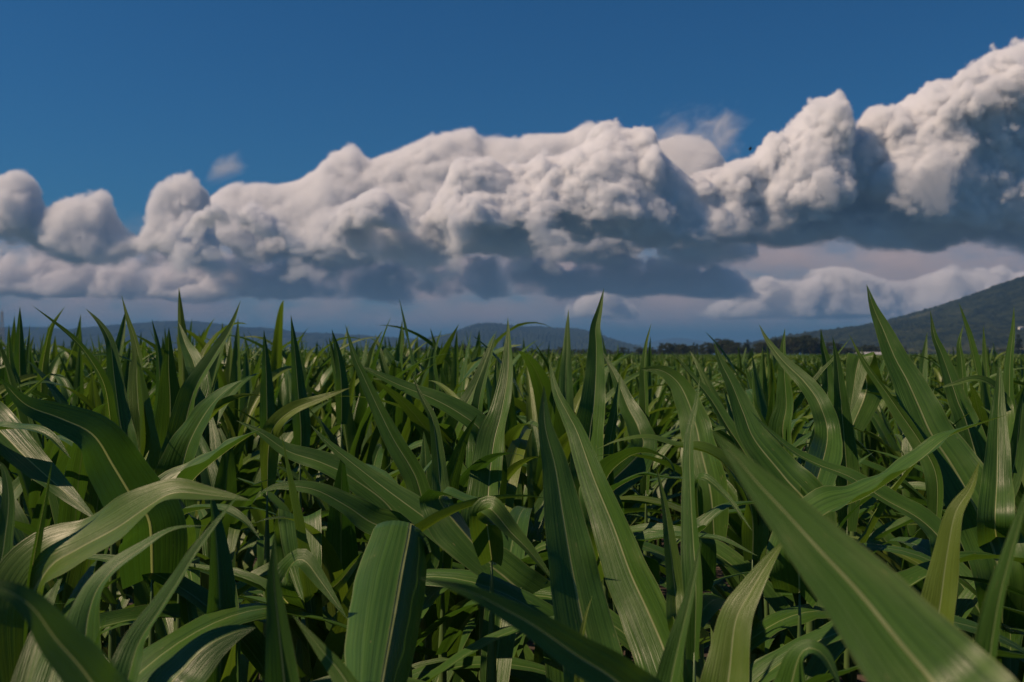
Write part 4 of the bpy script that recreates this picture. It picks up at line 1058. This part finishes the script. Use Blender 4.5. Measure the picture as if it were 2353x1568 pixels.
# ------------------------------------------------------------------ trees beyond the field
def bark_mat():
    return simple_mat('bark', (0.05, 0.04, 0.03), (0.10, 0.085, 0.065), 3, 0.9)
BARK = bark_mat()
def crown_mat(name, a, b):
    m, t, out = new_mat(name)
    at_ = t.n('ShaderNodeAttribute', attribute_name='tint').outputs['Fac']
    c = t.mix(at_, a + (1,), b + (1,))
    d = t.n('ShaderNodeBsdfPrincipled'); t.l(c, d.inputs['Base Color']); d.inputs['Roughness'].default_value = 0.7; d.inputs['Specular IOR Level'].default_value = .2
    tr = t.n('ShaderNodeBsdfTranslucent'); t.l(c, tr.inputs[0])
    mx = t.n('ShaderNodeMixShader'); mx.inputs[0].default_value = 0.3
    t.l(d.outputs[0], mx.inputs[1]); t.l(tr.outputs[0], mx.inputs[2]); t.l(mx.outputs[0], out.inputs[0])
    return m
CROWN_A = crown_mat('broad tree foliage', (0.022, 0.034, 0.012), (0.060, 0.070, 0.024))
CROWN_B = crown_mat('dark tree foliage', (0.016, 0.030, 0.014), (0.040, 0.056, 0.024))

def tree(kind, seed, H, R, mat):
    rng = np.random.default_rng(seed)
    root = empty(kind, (0, 0, 0))
    # trunk with limbs
    V, Fc = tube([(0, 0, -0.3), (0.05 * R, 0, H * .3), (rng.normal(0, .03) * H, rng.normal(0, .03) * H, H * .85)], [H * .028, H * .02, H * .006], 8)
    VV = list(V); FF = list(Fc)
    blobs = []
    if kind == 'conifer_tree':
        for k in range(26):
            f = k / 25; z = H * (.16 + .84 * f); r = R * (1 - f) ** .8 + .15
            for q in range(int(3 + 5 * (1 - f))):
                a = rng.uniform(0, 6.28); rr = r * rng.uniform(.3, 1)
                blobs.append((rr * math.cos(a), rr * math.sin(a), z - .12 * rr, R * .22))
    elif kind == 'poplar_tree':
        for k in range(70):
            f = rng.random(); z = H * (.14 + .86 * f); r = R * math.sin(math.pi * (.15 + .83 * f)) ** .7
            a = rng.uniform(0, 6.28); rr = r * rng.uniform(.1, 1)
            blobs.append((rr * math.cos(a), rr * math.sin(a), z, R * .38))
    else:
        heads = [(rng.normal(0, .5) * R, rng.normal(0, .5) * R, H * rng.uniform(.16, .86)) for _ in range(15)]
        for hx_, hy_, hz_ in heads:
            V, Fc = tube([(0, 0, H * .12), (hx_ * .5, hy_ * .5, (H * .12 + hz_) * .5), (hx_, hy_, hz_)], [H * .012, H * .008, H * .003], 5)
            o_ = len(VV); VV += list(V); FF += [tuple(i + o_ for i in f) for f in Fc]
            for q in range(9):
                v = rng.normal(0, 1, 3); v /= np.linalg.norm(v); s = R * rng.uniform(.2, .5)
                blobs.append((hx_ + v[0] * s, hy_ + v[1] * s, hz_ + abs(v[2]) * s * .8, R * rng.uniform(.13, .24)))
    mesh_obj('trunk', VV, FF, BARK, root)
    P, Fq, T = [], [], []
    for bx, by, bz, br in blobs:
        tone = float(np.clip(rng.normal(.45, .25), 0, 1))
        for q in range(28):
            v = rng.normal(0, 1, 3); v /= np.linalg.norm(v)
            c = np.array((bx, by, bz)) + v * br * rng.uniform(.5, 1.15) * (1, 1, .8)
            n_ = rng.normal(0, 1, 3) + v; n_ /= np.linalg.norm(n_)
            a = np.cross(n_, rng.normal(0, 1, 3)); a /= np.linalg.norm(a); b = np.cross(n_, a)
            s = rng.uniform(.16, .38) * (H / 14)
            i = len(P)
            P += [c - a * s, c - b * s * .7, c + a * s, c + b * s * .7]
            Fq.append((i, i + 1, i + 2, i + 3)); T += [float(np.clip(tone + rng.normal(0, .15), 0, 1))] * 4
    mesh_obj('crown', P, Fq, mat, root, tint=T, smooth=False)
    return root

tp = {
 'broad_tree': [[tree('broad_tree', 31 + k, 14, 5.2, CROWN_A), False] for k in range(4)],
 'poplar_tree': [[tree('poplar_tree', 51 + k, 15, 2.2, CROWN_B), False] for k in range(3)],
 'conifer_tree': [[tree('conifer_tree', 71, 15, 3.0, CROWN_B), False]],
}
TREELAB = {
 'broad_tree': ('round-crowned brownish green tree in the wood line beyond the field', 'broad trees beyond the field'),
 'poplar_tree': ('slender tall dark tree rising in the wood line beyond the field', 'slender trees beyond the field'),
 'conifer_tree': ('single pointed dark conifer standing in the wood line beyond the field', None),
}
rt = np.random.default_rng(77)
def plant_tree(kind, px, top, D, k):
    p = tp[kind][k % len(tp[kind])]
    o = p[0] if not p[1] else copy_thing(p[0]); p[1] = True
    H0 = 14 if kind == 'broad_tree' else 15
    H = CAMZ + (HOR - top) / F * D
    s = H / (H0 * 1.02)
    o.location = ((px - 1176.5) / F * D, D, 0)
    o.scale = (s * rt.uniform(1.1, 1.4), s * rt.uniform(1.1, 1.4), s)
    o.rotation_euler = (0, 0, rt.uniform(0, 6.28))
    lb = TREELAB[kind]; tag(o, lb[0], 'tree', lb[1])
D0 = 760
tl = [('broad_tree', 1500, 812), ('broad_tree', 1520, 804), ('conifer_tree', 1541, 793), ('broad_tree', 1560, 796), ('poplar_tree', 1575, 797), ('broad_tree', 1590, 792), ('broad_tree', 1612, 798),
      ('broad_tree', 1626, 794), ('broad_tree', 1650, 783), ('broad_tree', 1672, 786), ('broad_tree', 1690, 795), ('poplar_tree', 1718, 782), ('broad_tree', 1706, 806), ('poplar_tree', 1744, 789), ('broad_tree', 1735, 806),
      ('broad_tree', 1768, 800), ('poplar_tree', 1783, 778), ('poplar_tree', 1805, 785), ('broad_tree', 1796, 800), ('poplar_tree', 1818, 780), ('broad_tree', 1830, 795), ('poplar_tree', 1848, 772), ('poplar_tree', 1861, 771),
      ('broad_tree', 1870, 795), ('poplar_tree', 1885, 788), ('broad_tree', 1905, 800), ('poplar_tree', 1925, 792), ('broad_tree', 1950, 802), ('broad_tree', 1985, 804), ('broad_tree', 2030, 806), ('poplar_tree', 2080, 797), ('broad_tree', 2120, 804),
      ('poplar_tree', 2340, 770), ('broad_tree', 2310, 800), ('broad_tree', 2240, 804),
      ('broad_tree', 915, 808), ('broad_tree', 942, 804), ('broad_tree', 965, 807), ('poplar_tree', 1015, 801), ('broad_tree', 1030, 806), ('poplar_tree', 1048, 795), ('broad_tree', 1066, 806), ('broad_tree', 1100, 808),
      ('broad_tree', 1200, 809), ('broad_tree', 1226, 805), ('broad_tree', 1262, 810), ('broad_tree', 1300, 811), ('broad_tree', 1343, 806), ('broad_tree', 1420, 808), ('poplar_tree', 1444, 801), ('broad_tree', 1468, 806), ('broad_tree', 1485, 808)]
for i, (kd, px, top) in enumerate(tl):
    plant_tree(kd, px, top, D0 + rt.uniform(-40, 60), i)
ENV = [(880, 811), (1000, 806), (1060, 800), (1100, 808), (1340, 807), (1400, 811), (1470, 806), (1500, 805), (1540, 795), (1580, 795), (1620, 797), (1660, 784), (1700, 797), (1740, 794), (1790, 783), (1850, 774), (1880, 790), (1930, 799), (2060, 806)]
for i, px in enumerate(np.arange(885, 2060, 10.0)):
    top = np.interp(px, [e[0] for e in ENV], [e[1] for e in ENV]) + rt.uniform(-12, 1)
    plant_tree('broad_tree' if rt.random() < .8 else 'poplar_tree', px + rt.uniform(-4, 4), top, D0 + rt.uniform(-60, 10), i)

# ------------------------------------------------------------------ small far things
WHITEWALL = simple_mat('white plaster', (0.62, 0.60, 0.56), (0.74, 0.72, 0.68), 0.8, 0.8)
ROOFRED = simple_mat('clay tiles', (0.20, 0.11, 0.09), (0.30, 0.17, 0.14), 2.0, 0.8)
METAL = simple_mat('galvanised steel', (0.32, 0.33, 0.34), (0.42, 0.43, 0.44), 4.0, 0.45)
DARKG = simple_mat('dark glass', (0.02, 0.025, 0.03), (0.04, 0.045, 0.05), 1.0, 0.15)

def box(x0, x1, y0, y1, z0, z1):
    v = [(x0, y0, z0), (x1, y0, z0), (x1, y1, z0), (x0, y1, z0), (x0, y0, z1), (x1, y0, z1), (x1, y1, z1), (x0, y1, z1)]
    return v, [(0, 3, 2, 1), (4, 5, 6, 7), (0, 1, 5, 4), (1, 2, 6, 5), (2, 3, 7, 6), (3, 0, 4, 7)]

def house(name, label, px, D, w, d, h, rise, rz, roofmat):
    p = at(px, HOR, D); r = empty(name, (p[0], D, 0), rz)
    tag(r, label, 'house')
    v = [(-w/2, -d/2, 0), (w/2, -d/2, 0), (w/2, d/2, 0), (-w/2, d/2, 0), (-w/2, -d/2, h), (w/2, -d/2, h), (w/2, d/2, h), (-w/2, d/2, h), (-w/2, 0, h + rise), (w/2, 0, h + rise)]
    mesh_obj('wall', v, [(0, 1, 5, 4), (2, 3, 7, 6), (1, 2, 6, 9, 5), (3, 0, 4, 8, 7), (4, 5, 9, 8), (6, 7, 8, 9)], WHITEWALL, r, smooth=False)
    e = .5; k = rise / (d / 2); z = h - k * e + .06
    rv = [(-w/2 - e, -d/2 - e, z), (w/2 + e, -d/2 - e, z), (w/2 + e, 0, h + rise + .06), (-w/2 - e, 0, h + rise + .06), (-w/2 - e, d/2 + e, z), (w/2 + e, d/2 + e, z)]
    rv += [(a, b, c + .18) for a, b, c in rv]
    mesh_obj('roof', rv, [(0, 3, 2, 1), (3, 4, 5, 2), (6, 7, 8, 9), (9, 8, 11, 10), (0, 1, 7, 6), (5, 4, 10, 11), (1, 2, 8, 7), (2, 5, 11, 8), (3, 0, 6, 9), (4, 3, 9, 10)], roofmat, r, smooth=False)
    for i in range(3):
        wx = -w/2 + (i + .5) * w / 3
        V, Fc = box(wx - .6, wx + .6, -d/2 - .05, -d/2 + .05, h * .45, h * .45 + 1.4)
        mesh_obj('window', V, Fc, DARKG, r, smooth=False)
house('farm_house', 'small white building half hidden behind the crop below the right hill', 2001, 330, 9, 7, 3.0, 1.0, .15, METAL)
house('farm_house', 'low house with a pinkish tiled roof among the crop left of centre', 936, 300, 10, 8, 1.7, 1.3, -.2, ROOFRED)
house('hillside_house', 'tiny pale house high on the right hillside at the edge', 2346, 1555, 6, 5, 3, 1.2, .1, METAL)
bpy.data.objects['farm_house'].location.z = -1.7
bpy.data.objects['farm_house.001'].location.z = -1.6
bpy.data.objects['hillside_house'].location.z = 41

def mast(px, D, H):
    p = at(px, HOR, D); r = empty('lattice_mast', (p[0], D, 0)); tag(r, 'thin grey lattice mast at the far left edge behind the crop', 'mast')
    V, Fc = [], []
    for sx, sy in ((-1, -1), (1, -1), (1, 1), (-1, 1)):
        v, f = tube([(sx * .9, sy * .9, 0), (sx * .18, sy * .18, H)], [.12, .07], 5); o_ = len(V); V += v; Fc += [tuple(i + o_ for i in q) for q in f]
    mesh_obj('leg_frame', V, Fc, METAL, r, smooth=False)
    V, Fc = [], []
    n = 12
    for i in range(n):
        z0, z1 = H * i / n, H * (i + 1) / n
        w0, w1 = .9 - .72 * i / n, .9 - .72 * (i + 1) / n
        for a, b in (((-1, -1), (1, -1)), ((1, -1), (1, 1)), ((1, 1), (-1, 1)), ((-1, 1), (-1, -1))):
            v, f = tube([(a[0] * w0, a[1] * w0, z0), (b[0] * w1, b[1] * w1, z1)], [.04, .04], 4); o_ = len(V); V += v; Fc += [tuple(j + o_ for j in q) for q in f]
    mesh_obj('brace', V, Fc, METAL, r, smooth=False)
    V, Fc = tube([(0, 0, H), (0, 0, H * 1.12)], [.05, .03], 6); mesh_obj('antenna', V, Fc, METAL, r)
mast(4, 340, 16.5)

# a gliding bird high in front of the clouds
FEATHER = simple_mat('dark feathers', (0.03, 0.026, 0.022), (0.06, 0.05, 0.042), 30, 0.8)
bp = at(1726, 341, 60)
bv, bf = [], []
prof = [(-.16, .004, 0), (-.12, .018, 0), (-.05, .034, 0), (.02, .036, .004), (.08, .026, .01), (.11, .024, .014), (.14, .016, .014), (.17, .003, .012)]
V, Fc = tube([(a, 0, c) for a, b, c in prof], [b for a, b, c in prof], 8)
bv += [(v[0], v[1], v[2]) for v in V]; bf += Fc
for s in (-1, 1):
    o_ = len(bv)
    sec = [(.0, .07, -.06, .012), (.12, .075, -.055, .03), (.24, .05, -.05, .028), (.36, .01, -.05, .01), (.42, -.04, -.055, -.004)]
    for yy, xf, xb, zz in sec:
        bv += [(xf, s * yy, zz), (.5 * (xf + xb), s * yy, zz + .010), (xb, s * yy, zz), (.5 * (xf + xb), s * yy, zz - .004)]
    for i in range(len(sec) - 1):
        for j in range(4):
            bf.append((o_ + i * 4 + j, o_ + i * 4 + (j + 1) % 4, o_ + (i + 1) * 4 + (j + 1) % 4, o_ + (i + 1) * 4 + j))
o_ = len(bv)
bv += [(-.13, -.012, .004), (-.13, .012, .004), (-.25, .05, .0), (-.25, -.05, .0), (-.13, 0, -.004), (-.24, 0, -.004)]
bf += [(o_, o_ + 1, o_ + 2, o_ + 3), (o_ + 4, o_ + 1, o_ + 2, o_ + 5), (o_ + 4, o_, o_ + 3, o_ + 5)]
bird = mesh_obj('bird', bv, bf, FEATHER)
bird.location = tuple(bp); bird.rotation_euler = (math.radians(8), math.radians(9), math.radians(172))
tag(bird, 'tiny dark gliding bird against the white cloud tower at right', 'bird')
